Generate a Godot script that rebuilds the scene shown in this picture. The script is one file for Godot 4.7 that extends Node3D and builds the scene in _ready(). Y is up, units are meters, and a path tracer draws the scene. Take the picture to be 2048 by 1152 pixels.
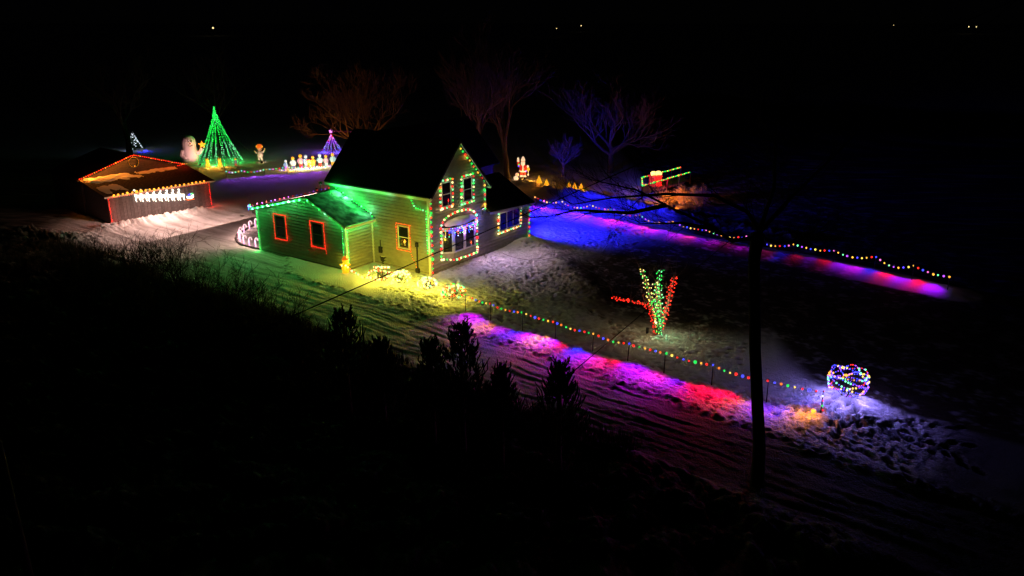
extends Node3D
# A farmhouse and its yard outlined in coloured light strings on a winter night, seen from the air.
# The house has its own frame (x along the gable wall, z towards the camera side, y up), so has the garage.

const UP := Vector3.UP
var HF := Transform3D(Basis(UP, deg_to_rad(55.16)), Vector3(-5.49, 0, -51.4))     # house frame
var GF := Transform3D(Basis(UP, deg_to_rad(48.32)), Vector3(-33.94, 0, -65.56))   # garage frame
var FENCE_START := Vector3(-2.76, 0, -44.33)
var FENCE_ALONG := Vector3(0.78564, 0, 0.61869)
var FENCE_ACROSS := Vector3(-0.61869, 0, 0.78564)                                  # towards the driveway
var M := {}
var GLOW := {}
var TINT := {}
var used := {}
var bulb_mesh := {}
var noise_a := FastNoiseLite.new()
var noise_b := FastNoiseLite.new()
var noise_c := FastNoiseLite.new()
var rng := RandomNumberGenerator.new()
var prints := {}


# ------------------------------------------------------------------ mesh builder
class Mb:
	var v := PackedVector3Array()
	var n := PackedVector3Array()
	var c := PackedColorArray()
	var ix := PackedInt32Array()
	var colour := Color.WHITE

	func put(p: Vector3, nn: Vector3) -> int:
		v.append(p)
		n.append(nn)
		c.append(colour)
		return v.size() - 1

	func face(a: int, b: int, d: int) -> void:
		var nn := n[a] + n[b] + n[d]
		if (v[b] - v[a]).cross(v[d] - v[a]).dot(nn) > 0.0:
			ix.append_array([a, d, b])
		else:
			ix.append_array([a, b, d])

	func tri(a: Vector3, b: Vector3, d: Vector3, nn: Vector3) -> void:
		face(put(a, nn), put(b, nn), put(d, nn))

	func quad(a: Vector3, b: Vector3, d: Vector3, e: Vector3, nn: Vector3) -> void:
		var i := put(a, nn)
		put(b, nn)
		put(d, nn)
		put(e, nn)
		face(i, i + 1, i + 2)
		face(i, i + 2, i + 3)

	# a box with its edges cut back a little
	func box(at: Vector3, size: Vector3, bev := 0.0, basis := Basis.IDENTITY) -> void:
		var h := size * 0.5
		var bb := minf(bev, minf(h.x, minf(h.y, h.z)) * 0.45)
		for k in 3:
			for s in [-1.0, 1.0]:
				var nn := Vector3.ZERO
				nn[k] = s
				var i := (k + 1) % 3
				var j := (k + 2) % 3
				var q := []
				for w in [[-1, -1], [1, -1], [1, 1], [-1, 1]]:
					var p := Vector3.ZERO
					p[k] = s * h[k]
					p[i] = w[0] * (h[i] - bb)
					p[j] = w[1] * (h[j] - bb)
					q.append(at + basis * p)
				quad(q[0], q[1], q[2], q[3], basis * nn)
		if bb > 0.0:
			for k in 3:
				var i := (k + 1) % 3
				var j := (k + 2) % 3
				for si in [-1.0, 1.0]:
					for sj in [-1.0, 1.0]:
						var q := []
						for w in [[0, -1], [1, -1], [1, 1], [0, 1]]:
							var p := Vector3.ZERO
							p[k] = w[1] * (h[k] - bb)
							p[i] = si * (h[i] - (bb if w[0] == 1 else 0.0))
							p[j] = sj * (h[j] - (0.0 if w[0] == 1 else bb))
							q.append(at + basis * p)
						var nn := Vector3.ZERO
						nn[i] = si
						nn[j] = sj
						quad(q[0], q[1], q[2], q[3], basis * nn.normalized())

	func tube(pts: PackedVector3Array, rads: PackedFloat32Array, sides := 6, cap := true) -> void:
		var first := v.size()
		var m := pts.size()
		for i in m:
			var t := (pts[mini(i + 1, m - 1)] - pts[maxi(i - 1, 0)]).normalized()
			var a := t.cross(Vector3.UP if absf(t.y) < 0.9 else Vector3.RIGHT).normalized()
			var b := t.cross(a)
			for k in sides:
				var w := TAU * k / sides
				var d := a * cos(w) + b * sin(w)
				put(pts[i] + d * rads[i], d)
		for i in m - 1:
			for k in sides:
				var p := first + i * sides + k
				var q := first + i * sides + (k + 1) % sides
				face(p, q, q + sides)
				face(p, q + sides, p + sides)
		if cap:
			for e in [0, m - 1]:
				var t := (pts[e] - pts[1 if e == 0 else m - 2]).normalized()
				var o := put(pts[e] + t * rads[e] * 0.4, t)
				for k in sides:
					face(o, first + e * sides + k, first + e * sides + (k + 1) % sides)

	func lathe(at: Vector3, prof: Array, segs := 12, basis := Basis.IDENTITY) -> void:
		var first := v.size()
		for i in prof.size():
			var p: Vector2 = prof[i]
			var t: Vector2 = (prof[mini(i + 1, prof.size() - 1)] - prof[maxi(i - 1, 0)]).normalized()
			for k in segs:
				var w := TAU * k / segs
				var d := Vector3(cos(w), 0, sin(w))
				put(at + basis * (d * p.x + Vector3(0, p.y, 0)), basis * (d * t.y - Vector3(0, t.x, 0)).normalized())
		for i in prof.size() - 1:
			for k in segs:
				var p := first + i * segs + k
				var q := first + i * segs + (k + 1) % segs
				face(p, q, q + segs)
				face(p, q + segs, p + segs)

	func ball(at: Vector3, r: Vector3, segs := 10, basis := Basis.IDENTITY) -> void:
		var prof := []
		for i in 8:
			var w := -PI / 2 + PI * i / 7.0
			prof.append(Vector2(cos(w), sin(w)))
		lathe(at, prof, segs, basis * Basis.from_scale(r))

	# a slab: four top corners pushed down by a thickness
	func slab(a: Vector3, b: Vector3, d: Vector3, e: Vector3, thick: float) -> void:
		var nn := (b - a).cross(e - a).normalized()
		if nn.y < 0.0:
			nn = -nn
		var dn := -nn * thick
		quad(a, b, d, e, nn)
		quad(a + dn, b + dn, d + dn, e + dn, -nn)
		var mid := (a + b + d + e) * 0.25
		for s in [[a, b], [b, d], [d, e], [e, a]]:
			var out: Vector3 = ((s[0] + s[1]) * 0.5 - mid)
			out = (out - nn * out.dot(nn)).normalized()
			quad(s[0], s[1], s[1] + dn, s[0] + dn, out)

	func save(m: Material, into: ArrayMesh = null) -> ArrayMesh:
		var am := into if into else ArrayMesh.new()
		if v.is_empty():
			return am
		var a := []
		a.resize(Mesh.ARRAY_MAX)
		a[Mesh.ARRAY_VERTEX] = v
		a[Mesh.ARRAY_NORMAL] = n
		a[Mesh.ARRAY_COLOR] = c
		a[Mesh.ARRAY_INDEX] = ix
		am.add_surface_from_arrays(Mesh.PRIMITIVE_TRIANGLES, a)
		am.surface_set_material(am.get_surface_count() - 1, m)
		return am


# ------------------------------------------------------------------ small helpers
func lin(r: float, g: float, b: float) -> Color:
	return Color(r, g, b).linear_to_srgb()


func mat(called: String, r: float, g: float, b: float, rough := 0.8) -> StandardMaterial3D:
	var m := StandardMaterial3D.new()
	m.resource_name = called
	m.albedo_color = lin(r, g, b)
	m.roughness = rough
	m.metallic_specular = 0.3
	M[called] = m
	return m


func glow(called: String, r: float, g: float, b: float, e: float) -> void:
	var m := StandardMaterial3D.new()
	m.resource_name = "glow " + called
	m.albedo_color = lin(r * 0.5 + 0.02, g * 0.5 + 0.02, b * 0.5 + 0.02)
	m.roughness = 0.4
	m.emission_enabled = true
	m.emission = lin(r, g, b)
	m.emission_energy_multiplier = e
	GLOW[called] = m
	TINT[called] = lin(r, g, b)


func numbered(called: String) -> String:
	var k: int = used.get(called, 0)
	used[called] = k + 1
	return called if k == 0 else "%s_%03d" % [called, k]


func tag(o: Node3D, label: String, category: String, group := "") -> Node3D:
	o.set_meta("label", label)
	o.set_meta("category", category)
	if group:
		o.set_meta("group", group)
	return o


func thing(called: String, label: String, category: String, at := Transform3D(), group := "") -> Node3D:
	var o := Node3D.new()
	o.name = numbered(called)
	add_child(o)
	o.transform = at
	return tag(o, label, category, group)


func part(called: String, mesh: Mesh, parent: Node3D, at := Vector3.ZERO, stuff := false) -> MeshInstance3D:
	var o := MeshInstance3D.new()
	o.mesh = mesh
	o.position = at
	if parent == self:
		o.name = numbered(called)
	else:
		var k := 0
		var nm := called
		while parent.has_node(nm):
			k += 1
			nm = "%s_%03d" % [called, k]
		o.name = nm
	if stuff:
		o.set_meta("kind", "stuff")
	parent.add_child(o, true)
	return o


func part_fast(called: String, index: int, mesh: Mesh, parent: Node3D, at: Vector3, size := 1.0) -> void:
	var o := MeshInstance3D.new()
	o.mesh = mesh
	o.position = at
	o.scale = Vector3.ONE * size
	o.name = called if index == 0 else "%s_%03d" % [called, index]
	parent.add_child(o, true)


func tp(at: Vector3, yaw := 0.0) -> Transform3D:
	return Transform3D(Basis(UP, yaw), at)


func lamp(parent: Node3D, world: Vector3, colour: Color, energy: float, size := 0.03) -> void:
	var l := OmniLight3D.new()
	l.name = "lamp_light"
	l.light_color = colour
	l.light_energy = energy
	l.light_size = size
	l.omni_range = 40.0
	l.omni_attenuation = 2.0
	l.shadow_enabled = true
	parent.add_child(l, true)
	l.position = parent.global_transform.affine_inverse() * world


func spot(parent: Node3D, world: Vector3, towards: Vector3, colour: Color, energy: float, half: float, blend := 0.6, size := 0.05) -> void:
	var l := SpotLight3D.new()
	l.name = "spot_light"
	l.light_color = colour
	l.light_energy = energy
	l.light_size = size
	l.spot_range = 80.0
	l.spot_angle = half
	l.spot_attenuation = 2.0
	l.spot_angle_attenuation = blend
	l.shadow_enabled = true
	parent.add_child(l, true)
	var z := -towards.normalized()
	var x := (Vector3.UP if absf(z.y) < 0.95 else Vector3.RIGHT).cross(z).normalized()
	var g := Transform3D(Basis(x, z.cross(x), z), world)
	l.transform = parent.global_transform.affine_inverse() * g


func bulb(colour: String, r: float) -> Mesh:
	var key := "%s %.3f" % [colour, r]
	if not bulb_mesh.has(key):
		var mb := Mb.new()
		var prof := [Vector2(0, -1.15), Vector2(0.62, -0.8), Vector2(0.98, -0.1), Vector2(0.72, 0.66), Vector2(0, 0.95)]
		var p2 := []
		for q in prof:
			p2.append(q * r)
		mb.lathe(Vector3.ZERO, p2, 8)
		bulb_mesh[key] = mb.save(GLOW[colour])
	return bulb_mesh[key]


# points every `step` metres along a polyline; returns [point, ...]
func along(pts: Array, step: float) -> Array:
	var out := [pts[0]]
	var left := step
	for i in pts.size() - 1:
		var a: Vector3 = pts[i]
		var b: Vector3 = pts[i + 1]
		var ln := a.distance_to(b)
		var t := left
		while t <= ln:
			out.append(a.lerp(b, t / ln))
			t += step
		left = t - ln
	return out


func hang(a: Vector3, b: Vector3, sag: float, n := 8) -> Array:
	var out := []
	for i in n + 1:
		var t := float(i) / n
		out.append(a.lerp(b, t) - Vector3(0, sag * 4.0 * t * (1 - t), 0))
	return out


# A light string: wire, bulbs (single parts, or one joined part for tiny dense ones) and lamps at intervals.
func light_string(label: String, category_group: String, pts: Array, step: float, cols: Array, r: float, o := {}) -> Node3D:
	var s := thing("light_string", label, "light string", tp(pts[0]), category_group)
	var origin: Vector3 = pts[0]
	if o.get("wire", true):
		var w := Mb.new()
		var pp := PackedVector3Array()
		var rr := PackedFloat32Array()
		for p in pts:
			pp.append(p - origin)
			rr.append(0.007)
		w.tube(pp, rr, 3)
		part("wire", w.save(M.wire), s)
	var spots := along(pts, step)
	var out: Vector3 = o.get("out", Vector3.ZERO)
	var jit: float = o.get("jitter", 0.02)
	var joined := {}
	var k := 0
	for p in spots:
		var col: String = cols[k % cols.size()]
		var q: Vector3 = p - origin + out * 0.05 + Vector3(rng.randf_range(-jit, jit), rng.randf_range(-jit, jit), rng.randf_range(-jit, jit))
		var rr := r * rng.randf_range(0.85, 1.15)
		if o.get("joined", false):
			if not joined.has(col):
				joined[col] = Mb.new()
			joined[col].lathe(q, [Vector2(0, -rr), Vector2(rr * 0.9, -rr * 0.3), Vector2(rr * 0.75, rr * 0.5), Vector2(0, rr)], 6)
		else:
			part_fast("bulb", k, bulb(col, r), s, q, rng.randf_range(0.85, 1.2) * (1.35 if rng.randf() < 0.12 else 1.0))
		k += 1
	if joined:
		var am := ArrayMesh.new()
		for col in joined:
			joined[col].save(GLOW[col], am)
		part("bulbs", am, s, Vector3.ZERO, true)
	var e: float = o.get("energy", 0.0)
	if e > 0.0:
		var every: float = o.get("every", 1.0)
		var tints: Array = o.get("tints", cols)
		var j := 0
		var lp := along(pts, every)
		for p in lp:
			lamp(s, p + out * o.get("stand", 0.14) + o.get("shift", Vector3.ZERO), TINT[tints[j % tints.size()]], e, 0.03)
			j += 1
	return s


# ------------------------------------------------------------------ terrain
func sn(x: float, z: float) -> Vector2:   # along and across the front fence
	var d := Vector3(x, 0, z) - FENCE_START
	return Vector2(d.dot(FENCE_ALONG), d.dot(FENCE_ACROSS))


func seg_dist(p: Vector2, pts: Array) -> float:
	var best := 1e9
	for i in pts.size() - 1:
		var a: Vector2 = pts[i]
		var b: Vector2 = pts[i + 1]
		var t := clampf((p - a).dot(b - a) / (b - a).length_squared(), 0, 1)
		best = minf(best, p.distance_to(a.lerp(b, t)))
	return best


const CREST := [Vector2(1.0, -59.3), Vector2(2.4, -58.0), Vector2(4.3, -51.5), Vector2(5.4, -46.6)]
const REAR := [Vector2(2.08, -70.3), Vector2(6.75, -67.0), Vector2(9.4, -64.1), Vector2(15.9, -58.6), Vector2(20.7, -54.8), Vector2(27.8, -47.5)]
const ROAD_EDGE := [Vector2(0.85, -83.0), Vector2(3.84, -79.2), Vector2(9.84, -74.5), Vector2(16.2, -66.6), Vector2(22, -61)]


func ground(x: float, z: float) -> Array:   # [height, snow cover, also lowered to paint unlit ground dark]
	var p := Vector2(x, z)
	var f := sn(x, z)
	var h := noise_a.get_noise_2d(x * 0.12, z * 0.12) * 0.12
	var snow := 1.0
	var far := clampf((p.distance_to(Vector2(0, -55)) - 70.0) / 60.0, 0, 1)
	if far >= 1.0:
		return [h, 0.9]
	var soft := noise_b.get_noise_2d(x * 0.9, z * 0.9)
	var rough := noise_b.get_noise_2d(x * 4.6 + 40, z * 4.6)
	h += soft * 0.03
	# driveway: packed and rutted, lower than the strip under the fence; swings left past the house to the garage
	var left := smoothstep(-13.0, -26.0, f.x)
	var inner := lerpf(2.35 + 0.05 * maxf(f.x, 0), -7.0, left) + soft * 0.25
	var outer := lerpf(7.2 + 0.04 * maxf(f.x, 0), 7.6, left) + soft * 0.5 + 0.4 * noise_a.get_noise_2d(x * 0.5, z * 0.5)
	var drive := smoothstep(inner - 0.5, inner + 0.5, f.y) * (1.0 - smoothstep(outer - 0.2, outer + 0.5, f.y))
	if f.x > 34.0:
		drive *= 1.0 - smoothstep(34.0, 44.0, f.x)
	if drive > 0.0:
		var wy := f.y + 0.45 * noise_a.get_noise_2d(x * 0.22 + 5, z * 0.22)
		var rut := noise_c.get_noise_2d(f.x * 0.22, wy * 4.2) + 0.5 * noise_c.get_noise_2d(f.x * 0.6 + 9, (wy + 0.09 * f.x) * 8.0) + 0.35 * rough
		h += drive * (-0.08 + 0.06 * rut)
		snow -= drive * clampf(0.12 + 0.5 * noise_c.get_noise_2d(f.x * 0.16 + 70, f.y * 2.0) - 0.3 * rut, 0.0, 0.7)
	snow *= 1.0 - 0.9 * drive * smoothstep(12.0, 22.0, f.x + 0.9 * f.y)  # far driveway toned dark to stand in for fading light
	snow *= 1.0 - 0.8 * smoothstep(23.6, 27.0, f.x + 1.2 * soft)  # past the fence end too, darkness painted as missing snow
	# edge of the driveway: a thrown-up lip with clods and bare patches
	var lip := exp(-pow((f.y - inner + 0.3) / 0.34, 2)) * (1.0 - left)
	h += lip * (0.02 + 0.11 * rough)
	snow -= clampf(lip * (rough * 2.6 - 0.1), 0, 0.9)
	# beyond the driveway: weeds and brush, plus darkness painted in for unlit snow
	var bank := smoothstep(outer - 0.6, outer + 0.8, f.y)
	h += bank * (0.15 + 0.25 * soft + 0.15 * rough)
	snow = lerpf(snow, clampf(0.02 + 0.5 * (soft + rough - 0.55), 0.0, 0.4), bank)
	# trampled yard between the house and the wrapped tree
	var tramp := clampf(1.25 - p.distance_to(Vector2(2.2, -48.5)) / 10.0, 0, 1)
	tramp = maxf(tramp, clampf(1.2 - p.distance_to(Vector2(-5, -45.6)) / 4.5, 0, 1) * 0.8)
	tramp = maxf(tramp, clampf(1.3 - p.distance_to(Vector2(9, -39.5)) / 5.0, 0, 1) * 0.8)
	tramp = maxf(tramp, clampf(1.3 - p.distance_to(Vector2(14.5, -31)) / 5.0, 0, 1) * 0.9)
	tramp = maxf(tramp, clampf(1.3 - p.distance_to(Vector2(6.5, -60.5)) / 7.0, 0, 1) * 0.8)
	tramp = maxf(tramp, 1.0 * smoothstep(1.0, 4.0, f.x) * (1.0 - smoothstep(25.0, 27.0, f.x)) * smoothstep(-1.5, 0.0, f.y) * (1.0 - smoothstep(2.2, 2.6, f.y)))
	tramp *= 1.0 - drive
	if tramp > 0.0:
		var st := noise_b.get_noise_2d(x * 4.6 + 11, z * 4.6 + 5) * (0.75 + 0.5 * noise_a.get_noise_2d(x * 0.7, z * 0.7))
		var step := smoothstep(0.06, 0.22, st)
		h -= tramp * step * 0.07
		h += tramp * 0.05 * noise_b.get_noise_2d(x * 7.5, z * 7.5)
		snow -= tramp * step * 0.3  # dents darkened for trodden dirt and for painted shade
	for pr in prints.get(Vector2i((p / 0.5).floor()), []):
		var d: Vector2 = p - pr[0]
		var e := pow(d.dot(pr[1]) / pr[2], 2) + pow(d.cross(pr[1]) / pr[3], 2)
		if e < 1.0:
			h -= pr[4] * (1.0 - e * e)
			snow -= 0.5 * (1.0 - e * e)  # hollow of the print darkened, dirt and painted shade together
		elif e < 2.4:
			h += pr[4] * 0.16 * (2.4 - e) * (e - 1.0)
	# lawn right of the crest: some grass showing, otherwise darkness painted in for missing light
	var dark_lawn := maxf(clampf(1.35 - p.distance_to(Vector2(13, -50)) / 10.5, 0, 1), smoothstep(12.0, 17.0, x) * smoothstep(-1.5, -3.5, f.y) * smoothstep(1.2, 2.4, seg_dist(p, REAR)))
	snow = lerpf(snow, clampf(0.5 * noise_b.get_noise_2d(x * 1.2 + 3, z * 1.2) + 0.45 * rough - 0.1, 0.0, 0.35), smoothstep(0.15, 0.6, dark_lawn))
	snow = lerpf(snow, clampf(0.05 + 0.4 * rough, 0.0, 0.3), smoothstep(-36.5, -40.0, x) * smoothstep(-101.0, -96.0, z))  # ground beyond the left end toned dark, painting its lack of light
	# drift in front of the right-hand wall, falling away behind its crest
	var cd := seg_dist(p, CREST)
	h += 0.42 * exp(-pow(cd / 1.1, 2)) * (1.0 + 0.3 * soft)
	# bank that carries the rear fence, and the ploughed ridge along the back road
	var rd := seg_dist(p, REAR)
	h += 0.35 * exp(-pow(rd / 1.0, 2)) * (1.0 + 0.3 * soft)
	var ed := seg_dist(p, ROAD_EDGE)
	h += 0.34 * exp(-pow(ed / 0.8, 2)) * (1.0 + 0.8 * rough + 0.6 * soft)
	# snow heap round the wrapped bush, decorated mound behind the garage, heap before the garage wall
	h += 0.45 * exp(-pow(p.distance_to(Vector2(15.0, -31.6)) / 1.9, 2)) * (1.0 + 0.35 * soft)
	h += 0.25 * exp(-pow(seg_dist(p, [Vector2(-36, -90.2), Vector2(-31.5, -90.8)]) / 1.2, 2)) * (1.0 + 0.9 * rough)
	h += 0.25 * exp(-pow(p.distance_to(Vector2(-30.0, -94.8)) / 1.6, 2))
	h += 0.32 * exp(-pow(seg_dist(p, [Vector2(-33.6, -64.2), Vector2(-30.2, -68.2), Vector2(-28.3, -70.6)]) / 0.75, 2)) * (1.0 + 1.0 * rough)
	h += 0.35 * exp(-pow(seg_dist(p, [Vector2(-40, -61.5), Vector2(-34.5, -60.6)]) / 1.6, 2)) * (1.0 + 1.2 * rough + 0.6 * soft)
	# shallow ditch along the driveway fence at the back left
	h += 0.3 * exp(-pow(seg_dist(p, [Vector2(-30.4, -83.4), Vector2(-24.6, -86.6), Vector2(-19, -88)]) / 0.9, 2)) * (1.0 + 0.6 * rough)
	return [h * (1.0 - far) + far * noise_a.get_noise_2d(x * 0.02, z * 0.02), snow]


# trails of footprints: each print is an ellipse pressed into the snow, kept by half-metre cells
func make_prints() -> void:
	rng.seed = 61
	var trails := []
	for i in 30:
		trails.append([Vector2(rng.randf_range(-3.5, 5.0), rng.randf_range(-57, -44)), rng.randf() * TAU, rng.randi_range(8, 22), 0.2, 0.12])
	for i in 12:
		trails.append([Vector2(rng.randf_range(-10, -2), rng.randf_range(-49.5, -43.5)), rng.randf_range(0.3, 0.9), rng.randi_range(5, 14), 0.19, 0.1])
	for i in 12:
		trails.append([Vector2(rng.randf_range(5.5, 11), rng.randf_range(-41.5, -37)), rng.randf() * TAU, rng.randi_range(5, 12), 0.19, 0.1])
	for i in 12:
		trails.append([Vector2(rng.randf_range(12.5, 17.0), rng.randf_range(-32.0, -28.0)), rng.randf() * TAU, rng.randi_range(4, 9), 0.25, 0.17])
	for i in 18:
		trails.append([Vector2(rng.randf_range(2.2, 9), rng.randf_range(-64, -57)), rng.randf() * TAU, rng.randi_range(8, 16), 0.2, 0.13])
	for i in 10:
		var s := rng.randf_range(2, 22)
		var q := FENCE_START + FENCE_ALONG * s + FENCE_ACROSS * rng.randf_range(0.3, 1.9)
		trails.append([Vector2(q.x, q.z), 0.667 + (PI if i % 2 else 0.0), rng.randi_range(4, 11), 0.19, 0.11])
	for t in trails:
		var p: Vector2 = t[0]
		var a: float = t[1]
		for k in t[2]:
			a += rng.randf_range(-0.3, 0.3)
			var d := Vector2(cos(a), sin(a))
			p += d * rng.randf_range(0.36, 0.52)
			var side := Vector2(-d.y, d.x) * (0.13 if k % 2 else -0.13)
			var pr := [p + side, d, t[3] * rng.randf_range(0.85, 1.25), t[3] * rng.randf_range(0.45, 0.65), t[4] * rng.randf_range(0.7, 1.3)]
			var c := Vector2i(((p + side) / 0.5).floor())
			for i in [-1, 0, 1]:
				for j in [-1, 0, 1]:
					var key := c + Vector2i(i, j)
					if not prints.has(key):
						prints[key] = []
					prints[key].append(pr)


func gy(x: float, z: float) -> float:
	return ground(x, z)[0]


func on_ground(x: float, z: float, up := 0.0) -> Vector3:
	return Vector3(x, gy(x, z) + up, z)


func axis(runs: Array, reach_lo: float, reach_hi: float) -> PackedFloat32Array:   # runs: [from, to, step]
	var a := []
	var w: float = runs[0][2]
	var t: float = runs[0][0]
	while t > reach_lo:
		w *= 1.22
		t -= w
		a.push_front(t)
	for r in runs:
		var n := int(round((r[1] - r[0]) / r[2]))
		for i in n:
			a.append(lerpf(r[0], r[1], float(i) / n))
	w = runs[-1][2]
	t = runs[-1][1]
	while t < reach_hi:
		a.append(t)
		w *= 1.22
		t += w
	return PackedFloat32Array(a)


func build_ground() -> void:
	var xs := axis([[-38.0, -11.0, 0.17], [-11.0, 18.0, 0.1], [18.0, 30.0, 0.17]], -1800.0, 1800.0)
	var zs := axis([[-93.0, -65.0, 0.19], [-65.0, -28.0, 0.1], [-28.0, -22.0, 0.16]], -2400.0, 60.0)
	var nx := xs.size()
	var nz := zs.size()
	var v := PackedVector3Array()
	var c := PackedColorArray()
	var nn := PackedVector3Array()
	v.resize(nx * nz)
	c.resize(nx * nz)
	nn.resize(nx * nz)
	for j in nz:
		for i in nx:
			var g := ground(xs[i], zs[j])
			v[j * nx + i] = Vector3(xs[i], g[0], zs[j])
			var s: float = clampf(g[1], 0, 1)
			var t := noise_c.get_noise_2d(xs[i] * 1.3, zs[j] * 1.3)
			var earth_or_dark := Color(0.035 + 0.012 * t, 0.028 + 0.009 * t, 0.017)  # dark tone: bare earth, also the painted darkness of unlit areas
			var white := Color(0.74, 0.76, 0.8) * (1.0 + 0.05 * t)
			var q := earth_or_dark.lerp(white, s)
			c[j * nx + i] = Color(q.r, q.g, q.b, 1)
	for j in nz:
		for i in nx:
			var a := v[j * nx + maxi(i - 1, 0)]
			var b := v[j * nx + mini(i + 1, nx - 1)]
			var d := v[maxi(j - 1, 0) * nx + i]
			var e := v[mini(j + 1, nz - 1) * nx + i]
			nn[j * nx + i] = (e - d).cross(b - a).normalized()
	var ix := PackedInt32Array()
	ix.resize((nx - 1) * (nz - 1) * 6)
	var k := 0
	for j in nz - 1:
		for i in nx - 1:
			var p := j * nx + i
			for q in [p, p + 1, p + nx + 1, p, p + nx + 1, p + nx]:
				ix[k] = q
				k += 1
	var a := []
	a.resize(Mesh.ARRAY_MAX)
	a[Mesh.ARRAY_VERTEX] = v
	a[Mesh.ARRAY_NORMAL] = nn
	a[Mesh.ARRAY_COLOR] = c
	a[Mesh.ARRAY_INDEX] = ix
	var am := ArrayMesh.new()
	am.add_surface_from_arrays(Mesh.PRIMITIVE_TRIANGLES, a)
	am.surface_set_material(0, M.snow_ground)
	var o := part("ground", am, self)
	o.set_meta("kind", "structure")
	tag(o, "snow covered yard, driveway and fields round the decorated house", "ground")


# ------------------------------------------------------------------ house
# lapped boards over a convex wall outline (u across, y up)
func boards(mb: Mb, o: Vector3, u: Vector3, nn: Vector3, outline: PackedVector2Array, pitch: float) -> void:
	var lo := 1e9
	var hi := -1e9
	for p in outline:
		lo = minf(lo, p.y)
		hi = maxf(hi, p.y)
	var y := lo
	while y < hi - 0.01:
		var y1 := minf(y + pitch, hi)
		var yb := minf(y + pitch * 0.24, y1 - 0.01)
		var a := span(outline, yb)
		var b := span(outline, y1 - 0.001)
		var low := nn * 0.085
		var p0 := o + u * a.x + UP * yb
		var p1 := o + u * a.y + UP * yb
		var p2 := o + u * b.y + UP * y1
		var p3 := o + u * b.x + UP * y1
		mb.quad(p0 + low, p1 + low, p2 + nn * 0.05, p3 + nn * 0.05, (nn + UP * 0.15).normalized())
		mb.quad(p0 - nn * 0.01, p1 - nn * 0.01, p1 + low, p0 + low, -UP)
		mb.quad(p3 - nn * 0.01, p2 - nn * 0.01, p2 + nn * 0.05, p3 + nn * 0.05, UP)
		y = y1


func span(outline: PackedVector2Array, y: float) -> Vector2:
	var lo := 1e9
	var hi := -1e9
	for i in outline.size():
		var a := outline[i]
		var b := outline[(i + 1) % outline.size()]
		if (a.y <= y) != (b.y <= y):
			var x := a.x + (b.x - a.x) * (y - a.y) / (b.y - a.y)
			lo = minf(lo, x)
			hi = maxf(hi, x)
	return Vector2(lo, hi)


func solid(mb: Mb, o: Vector3, u: Vector3, nn: Vector3, outline: PackedVector2Array, depth: float) -> void:
	var front := []
	for p in outline:
		front.append(o + u * p.x + UP * p.y)
	for i in range(1, front.size() - 1):
		mb.tri(front[0], front[i], front[i + 1], nn)
		mb.tri(front[0] - nn * depth, front[i] - nn * depth, front[i + 1] - nn * depth, -nn)
	var mid := Vector3.ZERO
	for p in front:
		mid += p / front.size()
	for i in front.size():
		var a: Vector3 = front[i]
		var b: Vector3 = front[(i + 1) % front.size()]
		var e := ((a + b) * 0.5 - mid)
		e = (e - nn * e.dot(nn) - (b - a).normalized() * e.dot((b - a).normalized())).normalized()
		mb.quad(a, b, b - nn * depth, a - nn * depth, e)


func wall(root: Node3D, o: Vector3, u: Vector3, nn: Vector3, outline: PackedVector2Array, m: Material, pitch := 0.23) -> MeshInstance3D:
	var mb := Mb.new()
	solid(mb, o, u, nn, outline, 0.15)
	var w := part("wall", mb.save(m), root)
	var sb := Mb.new()
	boards(sb, o, u, nn, outline, pitch)
	var s := part("siding", sb.save(m), w, Vector3.ZERO, true)
	s.set_meta("label", "horizontal lap siding boards")
	return w


# frame, sash bars and panes; centre on the wall plane, axes u (across) and nn (outwards)
func window(root: Node3D, c: Vector3, u: Vector3, nn: Vector3, w: float, h: float, cols: int, rows: int, trim := 0.09, fm: Material = null) -> MeshInstance3D:
	var called := "window"
	var tm: Material = fm if fm else M.trim
	var bs := Basis(u, UP, nn)
	var f := Mb.new()
	var d := 0.09
	f.box(c + UP * (h / 2 + trim / 2) + nn * 0.085, Vector3(w + 2 * trim, trim, d), 0.01, bs)
	f.box(c - UP * (h / 2 + trim / 2) + nn * 0.095, Vector3(w + 2 * trim + 0.08, trim * 0.8, d + 0.05), 0.01, bs)
	for s in [-1, 1]:
		f.box(c + u * s * (w / 2 + trim / 2) + nn * 0.081, Vector3(trim, h, d), 0.01, bs)
	var win := part(called, f.save(tm), root)
	for i in range(1, cols):
		var sb := Mb.new()
		sb.box(c + u * (w * i / cols - w / 2) + nn * 0.105, Vector3(0.06, h, 0.05), 0.006, bs)
		part("sash_bar", sb.save(tm), win)
	for i in range(1, rows):
		var sb := Mb.new()
		sb.box(c + UP * (h * i / rows - h / 2) + nn * 0.109, Vector3(w, 0.05, 0.05), 0.006, bs)
		part("sash_bar", sb.save(tm), win)
	for i in cols:
		for j in rows:
			var g := Mb.new()
			g.box(c + u * (w * (i + 0.5) / cols - w / 2) + UP * (h * (j + 0.5) / rows - h / 2) + nn * 0.095, Vector3(w / cols - 0.03, h / rows - 0.03, 0.012), 0.0, bs)
			part("pane", g.save(M.glass), win)
	return win


func roof(root: Node3D, corners: Array, m: Material, thick := 0.14) -> MeshInstance3D:
	var mb := Mb.new()
	mb.slab(corners[0], corners[1], corners[2], corners[3], thick)
	return part("roof", mb.save(m), root)


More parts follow.
